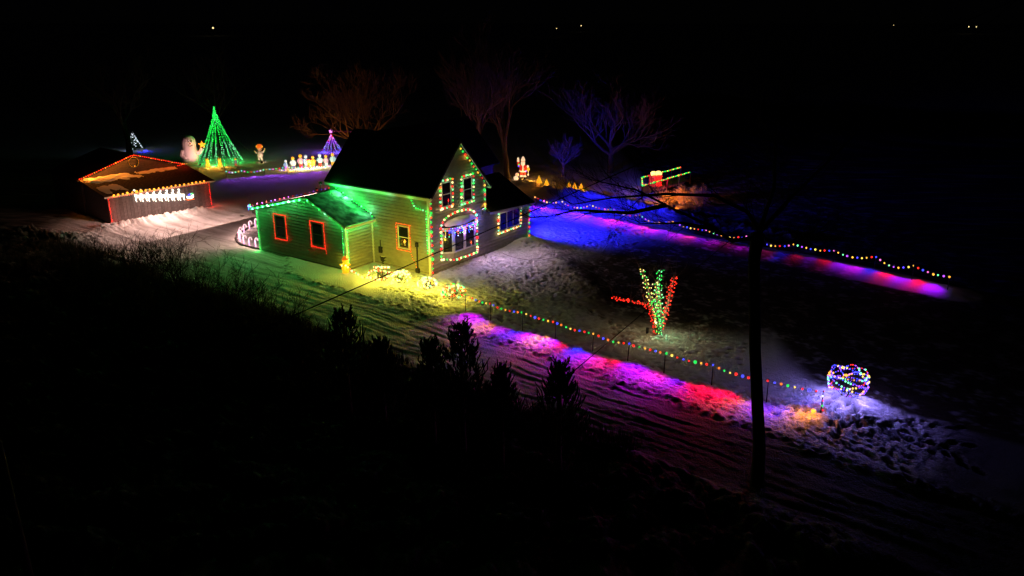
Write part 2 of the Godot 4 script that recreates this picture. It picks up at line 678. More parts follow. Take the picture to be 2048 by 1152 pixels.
func bar(root: Node3D, called: String, a: Vector3, b: Vector3, w: float, d: float, m: Material) -> void:
	var mb := Mb.new()
	var t := (b - a).normalized()
	var s := t.cross(UP if absf(t.y) < 0.95 else Vector3.RIGHT).normalized()
	mb.box((a + b) * 0.5, Vector3(a.distance_to(b), w, d), 0.01, Basis(t, s.cross(t), s))
	part(called, mb.save(m), root)


func build_house() -> void:
	var r := thing("house", "farmhouse with steep gable and low side wings outlined in coloured lights", "house", HF)
	var X := Vector3.RIGHT
	var Z := Vector3.BACK
	# front gable block: x 0..6.09, z 0..-9.3
	wall(r, Vector3(0, -0.4, 0), X, Z, PackedVector2Array([Vector2(0, 0), Vector2(6.09, 0), Vector2(6.09, 5.95), Vector2(3.05, 8.95), Vector2(0, 5.95)]), M.siding)
	wall(r, Vector3(0, -0.4, -9.3), Z, -X, PackedVector2Array([Vector2(0, 0), Vector2(9.145, 0), Vector2(9.145, 5.85), Vector2(0, 5.85)]), M.siding)
	wall(r, Vector3(6.09, -0.4, -9.0), Z, X, PackedVector2Array([Vector2(0, 0), Vector2(8.84, 0), Vector2(8.84, 5.85), Vector2(0, 5.85)]), M.siding)
	wall(r, Vector3(6.09, -0.4, -9.3), -X, -Z, PackedVector2Array([Vector2(0, 0), Vector2(6.09, 0), Vector2(6.09, 5.85), Vector2(3.05, 8.9), Vector2(0, 5.85)]), M.siding)
	var e := 0.42
	var ridge := Vector3(3.045, 8.78, 0)
	var slope := 1.055
	for s in [-1.0, 1.0]:
		var out: float = 3.045 + (0.2 if s < 0 else e)
		var ye := 8.78 - slope * out
		var xe: float = 3.045 + s * out
		roof(r, [Vector3(3.045, 8.78, 0.4), Vector3(3.045, 8.78, -9.7), Vector3(xe, ye, -9.7), Vector3(xe, ye, 0.4)], M.shingle, 0.16)
		bar(r, "bargeboard", Vector3(3.045 + s * 0.02, 8.60, 0.36), Vector3(xe, ye - 0.16, 0.36), 0.2, 0.045, M.trim)
		bar(r, "fascia", Vector3(xe - s * 0.02, ye - 0.17, 0.36), Vector3(xe - s * 0.02, ye - 0.17, -9.66), 0.17, 0.03, M.trim)
	# rear block with its ridge across
	wall(r, Vector3(13.2, -0.4, -4.4), -Z, X, PackedVector2Array([Vector2(0, 0), Vector2(5.6, 0), Vector2(5.6, 6.0), Vector2(2.8, 9.0), Vector2(0, 6.0)]), M.siding)
	wall(r, Vector3(6.3, -0.4, -4.4), X, Z, PackedVector2Array([Vector2(0, 0), Vector2(6.75, 0), Vector2(6.75, 6.0), Vector2(0, 6.0)]), M.siding)
	wall(r, Vector3(13.05, -0.4, -10.0), -X, -Z, PackedVector2Array([Vector2(0, 0), Vector2(6.75, 0), Vector2(6.75, 6.0), Vector2(0, 6.0)]), M.siding)
	roof(r, [Vector3(3.1, 8.82, -7.2), Vector3(13.6, 8.82, -7.2), Vector3(13.6, 5.3, -4.0), Vector3(3.1, 5.3, -4.0)], M.shingle)
	roof(r, [Vector3(3.1, 8.82, -7.2), Vector3(13.6, 8.82, -7.2), Vector3(13.6, 5.3, -10.4), Vector3(3.1, 5.3, -10.4)], M.shingle)
	# right one-storey part: x 6.1..11.75
	wall(r, Vector3(6.12, -0.6, 0.01), X, Z, PackedVector2Array([Vector2(0, 0), Vector2(5.63, 0), Vector2(5.63, 3.5), Vector2(0, 3.8)]), M.siding)
	wall(r, Vector3(11.75, -0.6, -0.15), -Z, X, PackedVector2Array([Vector2(0, 0), Vector2(5.6, 0), Vector2(5.6, 3.6), Vector2(2.9, 5.5), Vector2(0, 3.5)]), M.siding)
	roof(r, [Vector3(6.12, 4.95, -3.0), Vector3(12.1, 4.85, -3.0), Vector3(12.1, 2.86, 0.45), Vector3(6.12, 3.22, 0.45)], M.shingle)
	roof(r, [Vector3(6.12, 4.95, -3.0), Vector3(12.1, 4.85, -3.0), Vector3(12.1, 3.1, -6.1), Vector3(6.12, 3.3, -6.1)], M.shingle)
	bar(r, "fascia", Vector3(6.2, 3.08, 0.46), Vector3(12.08, 2.72, 0.46), 0.17, 0.03, M.trim)
	# left wing: gable wall at x -2.59, z -5.3..-14.4
	wall(r, Vector3(-2.59, -0.4, -14.4), Z, -X, PackedVector2Array([Vector2(0, 0), Vector2(9.1, 0), Vector2(9.1, 3.75), Vector2(5.8, 5.1), Vector2(0, 3.6)]), M.siding)
	wall(r, Vector3(-2.58, -0.4, -5.3), X, Z, PackedVector2Array([Vector2(0, 0), Vector2(2.57, 0), Vector2(2.57, 3.72), Vector2(0, 3.72)]), M.siding)
	wall(r, Vector3(-2.58, -0.4, -14.4), X, -Z, PackedVector2Array([Vector2(0, 0), Vector2(9.0, 0), Vector2(9.0, 3.6), Vector2(0, 3.6)]), M.siding)
	wall(r, Vector3(6.5, -0.4, -14.4), Z, X, PackedVector2Array([Vector2(0, 0), Vector2(4.9, 0), Vector2(4.9, 4.8), Vector2(0, 3.6)]), M.siding)
	roof(r, [Vector3(-2.95, 4.86, -8.6), Vector3(-0.01, 4.86, -8.6), Vector3(-0.01, 3.25, -4.85), Vector3(-2.95, 3.25, -4.85)], M.dusted)
	roof(r, [Vector3(-2.95, 4.86, -8.6), Vector3(-0.01, 4.86, -8.6), Vector3(-0.01, 3.26, -14.85), Vector3(-2.95, 3.26, -14.85)], M.shingle)
	roof(r, [Vector3(0.0, 4.66, -9.4), Vector3(6.9, 4.66, -9.4), Vector3(6.9, 3.258, -14.85), Vector3(0.0, 3.258, -14.85)], M.shingle)
	bar(r, "bargeboard", Vector3(-2.96, 4.72, -8.6), Vector3(-2.96, 3.13, -4.86), 0.16, 0.04, M.trim)
	bar(r, "bargeboard", Vector3(-2.96, 4.72, -8.62), Vector3(-2.96, 3.14, -14.84), 0.16, 0.04, M.trim)
	bar(r, "fascia", Vector3(-2.9, 3.12, -4.83), Vector3(-0.05, 3.12, -4.83), 0.16, 0.03, M.trim)
	# small snow heap left where the wing roof meets the wall
	var sm := Mb.new()
	sm.ball(Vector3(-0.5, 4.55, -8.5), Vector3(0.55, 0.3, 0.75))
	sm.ball(Vector3(-0.3, 4.3, -7.6), Vector3(0.4, 0.2, 0.6))
	part("roof_snow", sm.save(M.snow), r)
	# corner boards and a dark foundation course
	for q in [[Vector3(0, 0, 0), 5.4], [Vector3(6.09, 3.2, 0.02), 2.2], [Vector3(11.75, -0.3, 0.02), 3.1], [Vector3(-2.6, 0, -5.3), 3.2], [Vector3(-2.6, 0, -14.4), 3.1], [Vector3(-0.03, 0, -5.26), 3.2]]:
		var cb := Mb.new()
		cb.box(q[0] + UP * q[1] * 0.5, Vector3(0.2, q[1], 0.2), 0.012)
		part("corner_board", cb.save(M.trim), r)
	var fd := Mb.new()
	fd.box(Vector3(3.05, -0.1, 0.0), Vector3(6.2, 0.5, 0.09))
	fd.box(Vector3(8.95, -0.3, 0.02), Vector3(5.7, 0.5, 0.09))
	fd.box(Vector3(0, -0.1, -2.65), Vector3(0.09, 0.5, 5.2))
	fd.box(Vector3(-2.6, -0.1, -9.85), Vector3(0.09, 0.62, 9.2))
	fd.box(Vector3(-1.3, -0.1, -5.29), Vector3(2.5, 0.5, 0.09))
	part("foundation", fd.save(M.stone), r)
	# windows
	var wn := window(r, Vector3(1.72, 5.26, 0.02), X, Z, 0.84, 1.5, 1, 2)
	wn = window(r, Vector3(4.04, 5.2, 0.02), X, Z, 0.84, 1.5, 1, 2)
	window(r, Vector3(9.15, 2.05, 0.03), X, Z, 2.5, 1.25, 3, 1)
	wn = window(r, Vector3(-0.02, 2.3, -2.25), Z, -X, 0.85, 1.45, 1, 2)
	window(r, Vector3(-2.61, 2.18, -11.83), Z, -X, 0.95, 1.5, 1, 2, 0.09, M.stone)
	window(r, Vector3(-2.61, 2.2, -7.92), Z, -X, 0.95, 1.5, 1, 2, 0.09, M.stone)
	for z in [-6.7, -2.35]:
		var v := Mb.new()
		v.box(Vector3(-0.03, 5.18, z), Vector3(0.04, 0.26, 0.66), 0.006)
		for k in 4:
			v.box(Vector3(-0.055, 5.09 + 0.06 * k, z), Vector3(0.03, 0.02, 0.6))
		part("vent", v.save(M.dark), r)
	# bay window with three faces and a snow-topped hood
	var hood := Mb.new()
	var zb := 0.62
	var b0 := Vector3(1.15, 0, 0.03)
	var b1 := Vector3(1.75, 0, zb)
	var b2 := Vector3(4.15, 0, zb)
	var b3 := Vector3(4.8, 0, 0.03)
	var ring := [b0, b1, b2, b3]
	for i in 3:
		hood.quad(ring[i] * 1.0 + UP * 3.0, ring[i + 1] + UP * 3.0, ring[i + 1].lerp(Vector3(2.95, 0, 0.05), 0.55) + UP * 3.45, ring[i].lerp(Vector3(2.95, 0, 0.05), 0.55) + UP * 3.45, (UP + ((ring[i] + ring[i + 1]) * 0.5 - Vector3(2.95, 0, 0.03)).normalized()).normalized())
	hood.quad(ring[0] + UP * 3.0, ring[1] + UP * 3.0, ring[2] + UP * 3.0, ring[3] + UP * 3.0, -UP)
	hood.quad(ring[0].lerp(Vector3(2.95, 0, 0.05), 0.55) + UP * 3.45, ring[1].lerp(Vector3(2.95, 0, 0.05), 0.55) + UP * 3.45, ring[2].lerp(Vector3(2.95, 0, 0.05), 0.55) + UP * 3.45, ring[3].lerp(Vector3(2.95, 0, 0.05), 0.55) + UP * 3.45, UP)
	var bay_body := Mb.new()
	for i in 3:
		var a: Vector3 = ring[i]
		var b: Vector3 = ring[i + 1]
		var out := Vector3(-(b - a).z, 0, (b - a).x).normalized()
		bay_body.quad(a + UP * 0.85, b + UP * 0.85, b + UP * 1.2, a + UP * 1.2, out)
		bay_body.quad(a + UP * 2.86, b + UP * 2.86, b + UP * 3.0, a + UP * 3.0, out)
		bay_body.quad(a + UP * 1.2 - out * 0.05, b + UP * 1.2 - out * 0.05, b + UP * 2.86 - out * 0.05, a + UP * 2.86 - out * 0.05, out)
	bay_body.quad(b0 + UP * 0.85, b1 + UP * 0.85, b2 + UP * 0.85, b3 + UP * 0.85, -UP)
	var bay := part("bay_window", bay_body.save(M.siding), r)
	part("hood", hood.save(M.shingle), bay)
	var sc := Mb.new()
	sc.ball(Vector3(2.95, 3.2, 0.28), Vector3(1.7, 0.3, 0.42), 16)
	part("hood_snow", sc.save(M.snow), bay)
	for i in 3:
		var a: Vector3 = ring[i]
		var b: Vector3 = ring[i + 1]
		var u := (b - a).normalized()
		var out := Vector3(-u.z, 0, u.x)
		var bs := Basis(u, UP, out)
		var n := 2 if i == 1 else 1
		var ww := a.distance_to(b)
		for k in n:
			var cc := a + u * ww * (k + 0.5) / n + UP * 2.03
			var f := Mb.new()
			var w := ww / n
			for s in [-1, 1]:
				f.box(cc + u * s * (w / 2 - 0.06), Vector3(0.11, 1.66, 0.1), 0.01, bs)
				f.box(cc + UP * s * 0.78, Vector3(w - 0.22, 0.1, 0.08), 0.01, bs)
			part("bay_frame", f.save(M.trim), bay)
			var g := Mb.new()
			g.box(cc - out * 0.02, Vector3(w - 0.2, 1.48, 0.012), 0.0, bs)
			part("pane", g.save(M.glass), bay)
	# small lit candles standing in three windows
	for q in [[Vector3(3.62, 1.5, 0.68), "orange", 0.05], [Vector3(-0.16, 1.98, -2.12), "amber", 0.1], [Vector3(1.86, 4.75, 0.16), "red", 0.04]]:
		var cd := Mb.new()
		cd.lathe(q[0] - UP * 0.22, [Vector2(0.05, 0), Vector2(0.03, 0.03), Vector2(0.025, 0.16)], 8)
		var cdl := part("window_candle", cd.save(M.trim), r)
		var fl := Mb.new()
		fl.lathe(q[0] - UP * 0.06, [Vector2(0, 0), Vector2(q[2], 0.08), Vector2(0, 0.26)], 8)
		part("flame", fl.save(GLOW[q[1]]), cdl)
	# electric mast on the left wall and meter box
	var mast := Mb.new()
	mast.tube(PackedVector3Array([Vector3(-0.13, 0, -1.07), Vector3(-0.13, 2.1, -1.07)]), PackedFloat32Array([0.05, 0.05]), 8)
	mast.box(Vector3(-0.13, 0.12, -1.07), Vector3(0.22, 0.3, 0.3), 0.02)
	mast.box(Vector3(-0.14, 1.95, -1.07), Vector3(0.16, 0.3, 0.22), 0.02)
	part("downpipe", mast.save(M.dark), r)
	var mt := Mb.new()
	mt.box(Vector3(-0.11, 1.05, -4.5), Vector3(0.16, 0.45, 0.3), 0.02)
	mt.tube(PackedVector3Array([Vector3(-0.1, 1.2, -4.5), Vector3(-0.1, 1.75, -4.5)]), PackedFloat32Array([0.03, 0.03]), 6)
	part("meter_box", mt.save(M.dark), r)


func hp(x: float, y: float, z: float) -> Vector3:
	return HF * Vector3(x, y, z)


func hs(pts: Array) -> Array:
	var out := []
	for p in pts:
		out.append(HF * p)
	return out


func gs(pts: Array) -> Array:
	var out := []
	for p in pts:
		out.append(GF * p)
	return out


func house_lights() -> void:
	var zo := HF.basis.z
	var xo := -HF.basis.x
	var gj := {"joined": true, "jitter": 0.012}
	var G := ["green"]
	var grp := "green light strings on the house"
	var gl := func(label, pts, out, e, every, step := 0.12, r := 0.038):
		var o := gj.duplicate()
		o.out = out
		o.stand = 0.34
		o.energy = e
		o.every = every
		light_string(label, grp, hs(pts), step, ["green", "green", "green", "mint"], r, o)
	gl.call("green lights up the far corner of the low wing beside the candy canes", [Vector3(-2.66, 0.05, -14.4), Vector3(-2.66, 3.15, -14.42)], xo, 0.10, 1.0)
	gl.call("green lights under the long left gable edge of the low wing", [Vector3(-2.66, 3.2, -14.45), Vector3(-2.66, 4.62, -8.75)], xo, 0.5, 0.6)
	gl.call("dim green lights tucked under the short right gable edge of the low wing", [Vector3(-2.64, 4.58, -8.4), Vector3(-2.64, 3.2, -5.4)], xo, 0.3, 0.6, 0.2, 0.02)
	gl.call("green lights down the front corner of the low wing, window side", [Vector3(-2.68, 3.15, -5.42), Vector3(-2.68, 0.5, -5.42)], xo, 0.08, 1.3)
	gl.call("green lights down the front corner of the low wing, side wall", [Vector3(-2.5, 3.1, -5.22), Vector3(-2.5, 0.4, -5.22)], zo, 0.10, 0.9)
	gl.call("green lights along the short eave of the low wing's side wall", [Vector3(-2.5, 3.08, -5.2), Vector3(-0.1, 3.08, -5.2)], zo, 0.34, 0.5, 0.2, 0.03)
	gl.call("thick green lights running down the low wing's roof against the tall wall", [Vector3(-0.12, 4.95, -8.5), Vector3(-0.12, 4.7, -7.9), Vector3(-0.12, 3.55, -5.2), Vector3(-0.12, 3.2, -5.0)], xo + UP, 0.5, 0.5, 0.24, 0.07)
	gl.call("green lights hidden under the tall wall's left eave", [Vector3(-0.06, 5.12, -8.8), Vector3(-0.06, 5.12, -3.0)], xo, 0.1, 0.5, 0.3, 0.02)
	gl.call("green swag from the eave across to the tall corner", [Vector3(-0.08, 5.15, -1.43), Vector3(-0.08, 4.75, -1.3), Vector3(-0.08, 4.5, -1.0), Vector3(-0.08, 4.42, -0.25)], xo, 0.14, 0.8, 0.2, 0.06)
	gl.call("green lights down the tall corner beside the red and green string", [Vector3(-0.08, 4.4, -0.12), Vector3(-0.08, 1.5, -0.12)], xo, 0.14, 0.8, 0.18, 0.055)
	# red and green large bulbs
	var rg := ["red", "green"]
	var rgo := {"energy": 0.07, "every": 1.2, "out": zo}
	light_string("red and green bulbs down the tall front corner to the snow", "red and green bulb strings on the house", hs([Vector3(0.05, 5.25, 0.08), Vector3(0.05, 0.0, 0.08)]), 0.32, rg, 0.07, rgo)
	light_string("red and green bulbs down the right slope of the steep gable and its corner", "red and green bulb strings on the house", hs([Vector3(3.05, 8.35, 0.1), Vector3(5.98, 5.5, 0.1), Vector3(5.98, 3.2, 0.1)]), 0.34, ["green", "amber", "green", "red"], 0.066, {"energy": 0.10, "every": 1.2, "out": zo})
	light_string("red and green bulbs down the far right corner of the low wall", "red and green bulb strings on the house", hs([Vector3(11.8, 2.55, 0.1), Vector3(11.8, 0.1, 0.1)]), 0.34, ["green", "red"], 0.078, {"energy": 0.05, "every": 1.2, "out": zo})
	# window surrounds
	var mix := ["warm", "red", "mint", "red", "warm", "green", "orange"]
	var box := func(cx, cy, w, h, z): return [Vector3(cx - w / 2, cy - h / 2, z), Vector3(cx - w / 2, cy + h / 2, z), Vector3(cx + w / 2, cy + h / 2, z), Vector3(cx + w / 2, cy - h / 2, z), Vector3(cx - w / 2, cy - h / 2, z)]
	light_string("mixed bulbs round the left upper window of the steep gable", "mixed bulb strings round windows", hs(box.call(1.7, 5.28, 1.32, 1.9, 0.1)), 0.25, mix, 0.07, {"energy": 0.06, "every": 1.3, "out": zo, "tints": ["warm", "warm", "mint"]})
	light_string("mixed bulbs round the right upper window of the steep gable", "mixed bulb strings round windows", hs(box.call(4.0, 5.22, 1.36, 1.95, 0.1)), 0.25, ["mint", "green", "warm", "green", "red"], 0.07, {"energy": 0.06, "every": 1.3, "out": zo, "tints": ["warm", "mint"]})
	light_string("mixed bulbs round the wide three pane window of the low right part", "mixed bulb strings round windows", hs(box.call(9.1, 2.1, 2.95, 1.75, 0.12)), 0.25, ["warm", "mint", "amber", "warm", "red"], 0.065, {"energy": 0.06, "every": 1.2, "out": zo, "tints": ["warm"]})
	var arch := [Vector3(0.95, 0.85, 0.12), Vector3(0.98, 3.0, 0.12)]
	for i in 11:
		var w := PI - PI * i / 10.0
		arch.append(Vector3(2.98 + cos(w) * 2.0, 3.12 + sin(w) * 0.75, 0.12))
	arch.append_array([Vector3(4.98, 0.75, 0.12), Vector3(4.2, 0.7, 0.72), Vector3(1.8, 0.75, 0.72), Vector3(0.95, 0.85, 0.12)])
	light_string("mixed bulbs arched over and round the bay window", "mixed bulb strings round windows", hs(arch), 0.24, ["warm", "green", "warm", "red", "mint", "red"], 0.072, {"energy": 0.1, "every": 1.2, "out": zo, "tints": ["warm", "warm", "pink"]})
	# icicle lights on the bay
	var ic := thing("light_string", "blue, white and red icicle lights draped across the bay window top", "light string", tp(hp(2.95, 2.9, 0.75)))
	var jo := {}
	var sides := [[Vector3(1.2, 2.95, 0.18), Vector3(1.75, 2.95, 0.74)], [Vector3(1.75, 2.95, 0.74), Vector3(4.15, 2.95, 0.74)], [Vector3(4.15, 2.95, 0.74), Vector3(4.85, 2.95, 0.2)]]
	var cc := ["blue", "white", "red", "blue", "yellow", "blue", "mint", "blue", "orange"]
	var k := 0
	for s in sides:
		var m := int(s[0].distance_to(s[1]) / 0.12)
		for i in m + 1:
			var drop: float = rng.randf_range(0.15, 0.62)
			var y := 0.0
			while y < drop:
				var col: String = cc[rng.randi() % cc.size()]
				if not jo.has(col):
					jo[col] = Mb.new()
				jo[col].ball(ic.transform.affine_inverse() * (HF * (s[0].lerp(s[1], float(i) / m) - UP * y + Vector3(rng.randf_range(-0.02, 0.02), 0, rng.randf_range(-0.02, 0.03)))), Vector3.ONE * 0.036, 6)
				y += 0.14
			k += 1
	var am := ArrayMesh.new()
	for col in jo:
		jo[col].save(GLOW[col], am)
	part("bulbs", am, ic, Vector3.ZERO, true)
	for q in [[1.3, "blue"], [2.0, "blue"], [2.7, "pink"], [3.4, "blue"], [4.1, "violet"], [4.75, "blue"]]:
		lamp(ic, hp(q[0], 2.55, 0.95), TINT[q[1]], 0.4, 0.04)
	lamp(ic, hp(5.05, 3.0, 0.45), TINT["blue"], 0.5, 0.04)
	# red window outlines
	var zbox := func(cz, cy, w, h, x): return [Vector3(x, cy - h / 2, cz - w / 2), Vector3(x, cy + h / 2, cz - w / 2), Vector3(x, cy + h / 2, cz + w / 2), Vector3(x, cy - h / 2, cz + w / 2), Vector3(x, cy - h / 2, cz - w / 2)]
	var ro := {"joined": true, "jitter": 0.012, "out": xo, "energy": 0.035, "every": 1.6}
	light_string("red lights round the far window of the low wing", "red window outlines", hs(zbox.call(-11.83, 2.16, 1.3, 1.85, -2.68)), 0.115, ["red"], 0.042, ro)
	light_string("red lights round the near window of the low wing", "red window outlines", hs(zbox.call(-7.92, 2.18, 1.38, 1.85, -2.68)), 0.115, ["red"], 0.042, ro)
	light_string("orange lights round the lower window of the tall left wall", "red window outlines", hs(zbox.call(-2.25, 2.3, 1.25, 1.85, -0.1)), 0.115, ["orange", "red", "orange"], 0.038, {"joined": true, "jitter": 0.012, "out": xo, "energy": 0.06, "every": 1.6})
	light_string("loose end of red lights below the low wing's near window", "red window outlines", hs([Vector3(-2.68, 1.25, -7.25), Vector3(-2.68, 0.85, -7.15)]), 0.11, ["red"], 0.03, {"joined": true})
	light_string("loose red and green bulbs hanging from the downpipe", "red and green bulb strings on the house", hs([Vector3(-0.16, 1.2, -1.6), Vector3(-0.2, 0.75, -1.25), Vector3(-0.22, 0.25, -1.05)]), 0.16, ["orange", "red"], 0.032, {"joined": true})
	# purple eave string on the back of the wing, with a knot of blue lights at the corner
	light_string("violet and red lights along the long back eave of the low wing", "violet eave string", hs([Vector3(-2.98, 3.3, -14.9), Vector3(6.6, 3.32, -14.9)]), 0.42, ["violet", "red", "pink", "violet", "red", "blue"], 0.045, {"out": -zo + UP, "energy": 0.03, "every": 1.6, "tints": ["violet", "pink"]})
	light_string("knot of blue and green lights on the low wing's back corner", "violet eave string", hs([Vector3(-3.0, 3.36, -14.6), Vector3(-3.03, 3.34, -15.0), Vector3(-2.8, 3.4, -14.95), Vector3(-3.05, 3.2, -14.85), Vector3(-3.0, 3.05, -14.8)]), 0.09, ["blue", "white", "blue", "green"], 0.05, {"joined": true, "jitter": 0.05})


# ------------------------------------------------------------------ garage
func build_garage() -> void:
	var r := thing("garage", "low dark garage with a gable and snow patched lean-to roof edged in red", "garage", GF)
	var X := Vector3.RIGHT
	var Z := Vector3.BACK
	var panels := Mb.new()
	solid(panels, Vector3(0, -0.4, 0), X, Z, PackedVector2Array([Vector2(0, 0), Vector2(9.13, 0), Vector2(9.13, 2.62), Vector2(0, 2.62)]), 0.15)
	var w := part("wall", panels.save(M.garage), r)
	for i in 31:
		var b := Mb.new()
		b.box(Vector3(0.15 + i * 0.2945, 0.98, 0.012), Vector3(0.28, 2.36, 0.03 + 0.006 * (i % 3)), 0.006)
		part("plank", b.save(M.garage if i % 3 else M.garage2), w)
	var sides := Mb.new()
	solid(sides, Vector3(0, -0.4, 0.0), -Z, -X, PackedVector2Array([Vector2(0, 0), Vector2(4.7, 0), Vector2(4.7, 3.35), Vector2(0, 2.6)]), 0.15)
	part("wall", sides.save(M.garage), r)
	sides = Mb.new()
	solid(sides, Vector3(9.13, -0.4, -0.16), -Z, X, PackedVector2Array([Vector2(0, 0), Vector2(4.6, 0), Vector2(4.6, 3.35), Vector2(0, 2.6)]), 0.15)
	part("wall", sides.save(M.garage), r)
	var back := Mb.new()
	solid(back, Vector3(-0.2, -0.4, -4.72), X, Z, PackedVector2Array([Vector2(0, 0), Vector2(9.5, 0), Vector2(9.5, 3.5), Vector2(4.75, 4.95), Vector2(0, 3.5)]), 0.2)
	part("gable_wall", back.save(M.garage), r)
	var gb := Mb.new()
	boards(gb, Vector3(-0.2, 2.95, -4.72), X, Z, PackedVector2Array([Vector2(0, 0), Vector2(9.5, 0), Vector2(4.75, 1.6)]), 0.2)
	part("gable_boards", gb.save(M.garage2), r, Vector3.ZERO, true)
	var body := Mb.new()
	body.box(Vector3(-0.12, 1.3, -8), Vector3(0.16, 3.4, 6.2))
	part("wall", body.save(M.garage), r)
	body = Mb.new()
	body.box(Vector3(9.22, 1.3, -8), Vector3(0.16, 3.4, 6.2))
	part("wall", body.save(M.garage), r)
	body = Mb.new()
	body.box(Vector3(4.55, 1.3, -11.2), Vector3(9.5, 3.4, 0.16))
	part("wall", body.save(M.garage), r)
	roof(r, [Vector3(-0.35, 3.22, -4.7), Vector3(9.5, 3.18, -4.7), Vector3(9.5, 2.38, 0.38), Vector3(-0.35, 2.38, 0.38)], M.shingle2, 0.1)
	for s in [-1.0, 1.0]:
		roof(r, [Vector3(4.56, 4.72, -4.45), Vector3(4.56, 4.72, -11.5), Vector3(4.56 + s * 5.05, 3.12, -11.5), Vector3(4.56 + s * 5.05, 3.12, -4.45)], M.shingle, 0.1)
	bar(r, "fascia", Vector3(-0.35, 2.28, 0.4), Vector3(9.5, 2.28, 0.4), 0.14, 0.03, M.trim)
	# snow lying on the lean-to roof: thick along the top left, streaks lower down
	var sn_ := Mb.new()
	roof_snow(sn_, -0.25, 4.6, -4.55, -2.9, 0.17, 1)
	roof_snow(sn_, 4.6, 8.3, -4.6, -3.7, 0.10, 2)
	part("roof_snow", sn_.save(M.snow), r)
	var sp := Mb.new()
	roof_snow(sp, -0.25, 2.2, -2.6, 0.2, 0.035, 7)
	part("roof_snow", sp.save(M.snow), r)
	# lights on the garage
	var zo := GF.basis.z
	light_string("red and amber lights on the left slope of the garage gable", "garage roof lights", gs([Vector3(-0.35, 3.25, -4.35), Vector3(4.56, 4.78, -4.35)]), 0.2, ["red", "red", "amber", "red", "red"], 0.055, {"joined": true, "out": zo, "energy": 0.8, "every": 0.85, "tints": ["flame"], "stand": 0.25})
	light_string("red lights on the right slope of the garage gable", "garage roof lights", gs([Vector3(4.56, 4.78, -4.35), Vector3(9.1, 3.35, -4.35), Vector3(8.4, 3.28, -4.3)]), 0.2, ["red", "red", "red", "amber", "red"], 0.055, {"joined": true, "out": zo, "energy": 0.28, "every": 0.95, "tints": ["flame", "red"], "stand": 0.25})
	light_string("large amber bulbs along the garage's front eave", "garage eave lights", gs([Vector3(0.4, 2.43, 0.42), Vector3(8.85, 2.43, 0.42)]), 0.385, ["amber"], 0.085, {"out": zo, "energy": 0.22, "every": 1.15, "tints": ["flame"], "stand": 0.25})
	light_string("dense red lights under the garage's front eave", "garage wall lights", gs([Vector3(0.05, 2.24, 0.44), Vector3(9.0, 2.24, 0.44)]), 0.2, ["red"], 0.03, {"joined": true, "out": zo})
	light_string("red lights down the garage's left front corner", "garage wall lights", gs([Vector3(0.05, 2.2, 0.1), Vector3(0.05, 0.1, 0.1)]), 0.17, ["red"], 0.05, {"joined": true, "out": zo, "energy": 0.25, "every": 1.0})
	light_string("red lights down the garage's right front corner", "garage wall lights", gs([Vector3(9.05, 2.2, 0.1), Vector3(9.08, 0.0, 0.1)]), 0.17, ["red"], 0.05, {"joined": true, "out": zo, "energy": 0.2, "every": 1.0})
	# wreath at the peak
	var wr := thing("wreath", "small round wreath with dim amber lights under the garage peak", "wreath", GF * tp(Vector3(4.56, 4.1, -4.55)))
	var wm := Mb.new()
	var pts := PackedVector3Array()
	var rad := PackedFloat32Array()
	for i in 19:
		pts.append(Vector3(cos(TAU * i / 18.0) * 0.42, sin(TAU * i / 18.0) * 0.42, 0))
		rad.append(0.07)
	wm.tube(pts, rad, 6, false)
	part("greenery", wm.save(M.needles), wr)
	var wl := Mb.new()
	for i in 26:
		wl.ball(Vector3(cos(TAU * i / 26.0) * 0.44, sin(TAU * i / 26.0) * 0.44, 0.07), Vector3.ONE * 0.018, 6)
	wl.ball(Vector3(0.02, -0.35, 0.1), Vector3.ONE * 0.05, 6)
	part("bulbs", wl.save(GLOW["amber"]), wr, Vector3.ZERO, true)


func roof_snow(mb: Mb, x0: float, x1: float, z0: float, z1: float, thick: float, sd: int) -> void:
	var nx := 26
	var nz := 12
	var f := FastNoiseLite.new()
	f.seed = sd
	f.frequency = 0.7
	var grid := []
	for j in nz + 1:
		for i in nx + 1:
			var u := float(i) / nx
			var w := float(j) / nz
			var x := lerpf(x0, x1, u)
			var z := lerpf(z0, z1, w)
			var edge := minf(minf(u, 1 - u) * 5.0, minf(w * 6.0, (1 - w) * 2.2))
			var cover := clampf(edge + f.get_noise_2d(x * 1.6, z * (1.6 if sd < 5 else 0.5)) * 1.5 - (0.25 if sd < 5 else 0.75), -0.6, 1)
			var base := 2.38 + (3.2 - 2.38) * (0.38 - z) / 5.08
			grid.append(Vector3(x, base + 0.004 + thick * cover, z))
	var first := mb.v.size()
	for j in nz + 1:
		for i in nx + 1:
			var a: Vector3 = grid[j * (nx + 1) + maxi(i - 1, 0)]
			var b: Vector3 = grid[j * (nx + 1) + mini(i + 1, nx)]
			var d: Vector3 = grid[maxi(j - 1, 0) * (nx + 1) + i]
			var e: Vector3 = grid[mini(j + 1, nz) * (nx + 1) + i]
			mb.put(grid[j * (nx + 1) + i], (e - d).cross(b - a).normalized())
	for j in nz:
		for i in nx:
			var p := first + j * (nx + 1) + i
			mb.face(p, p + 1, p + nx + 2)
			mb.face(p, p + nx + 2, p + nx + 1)


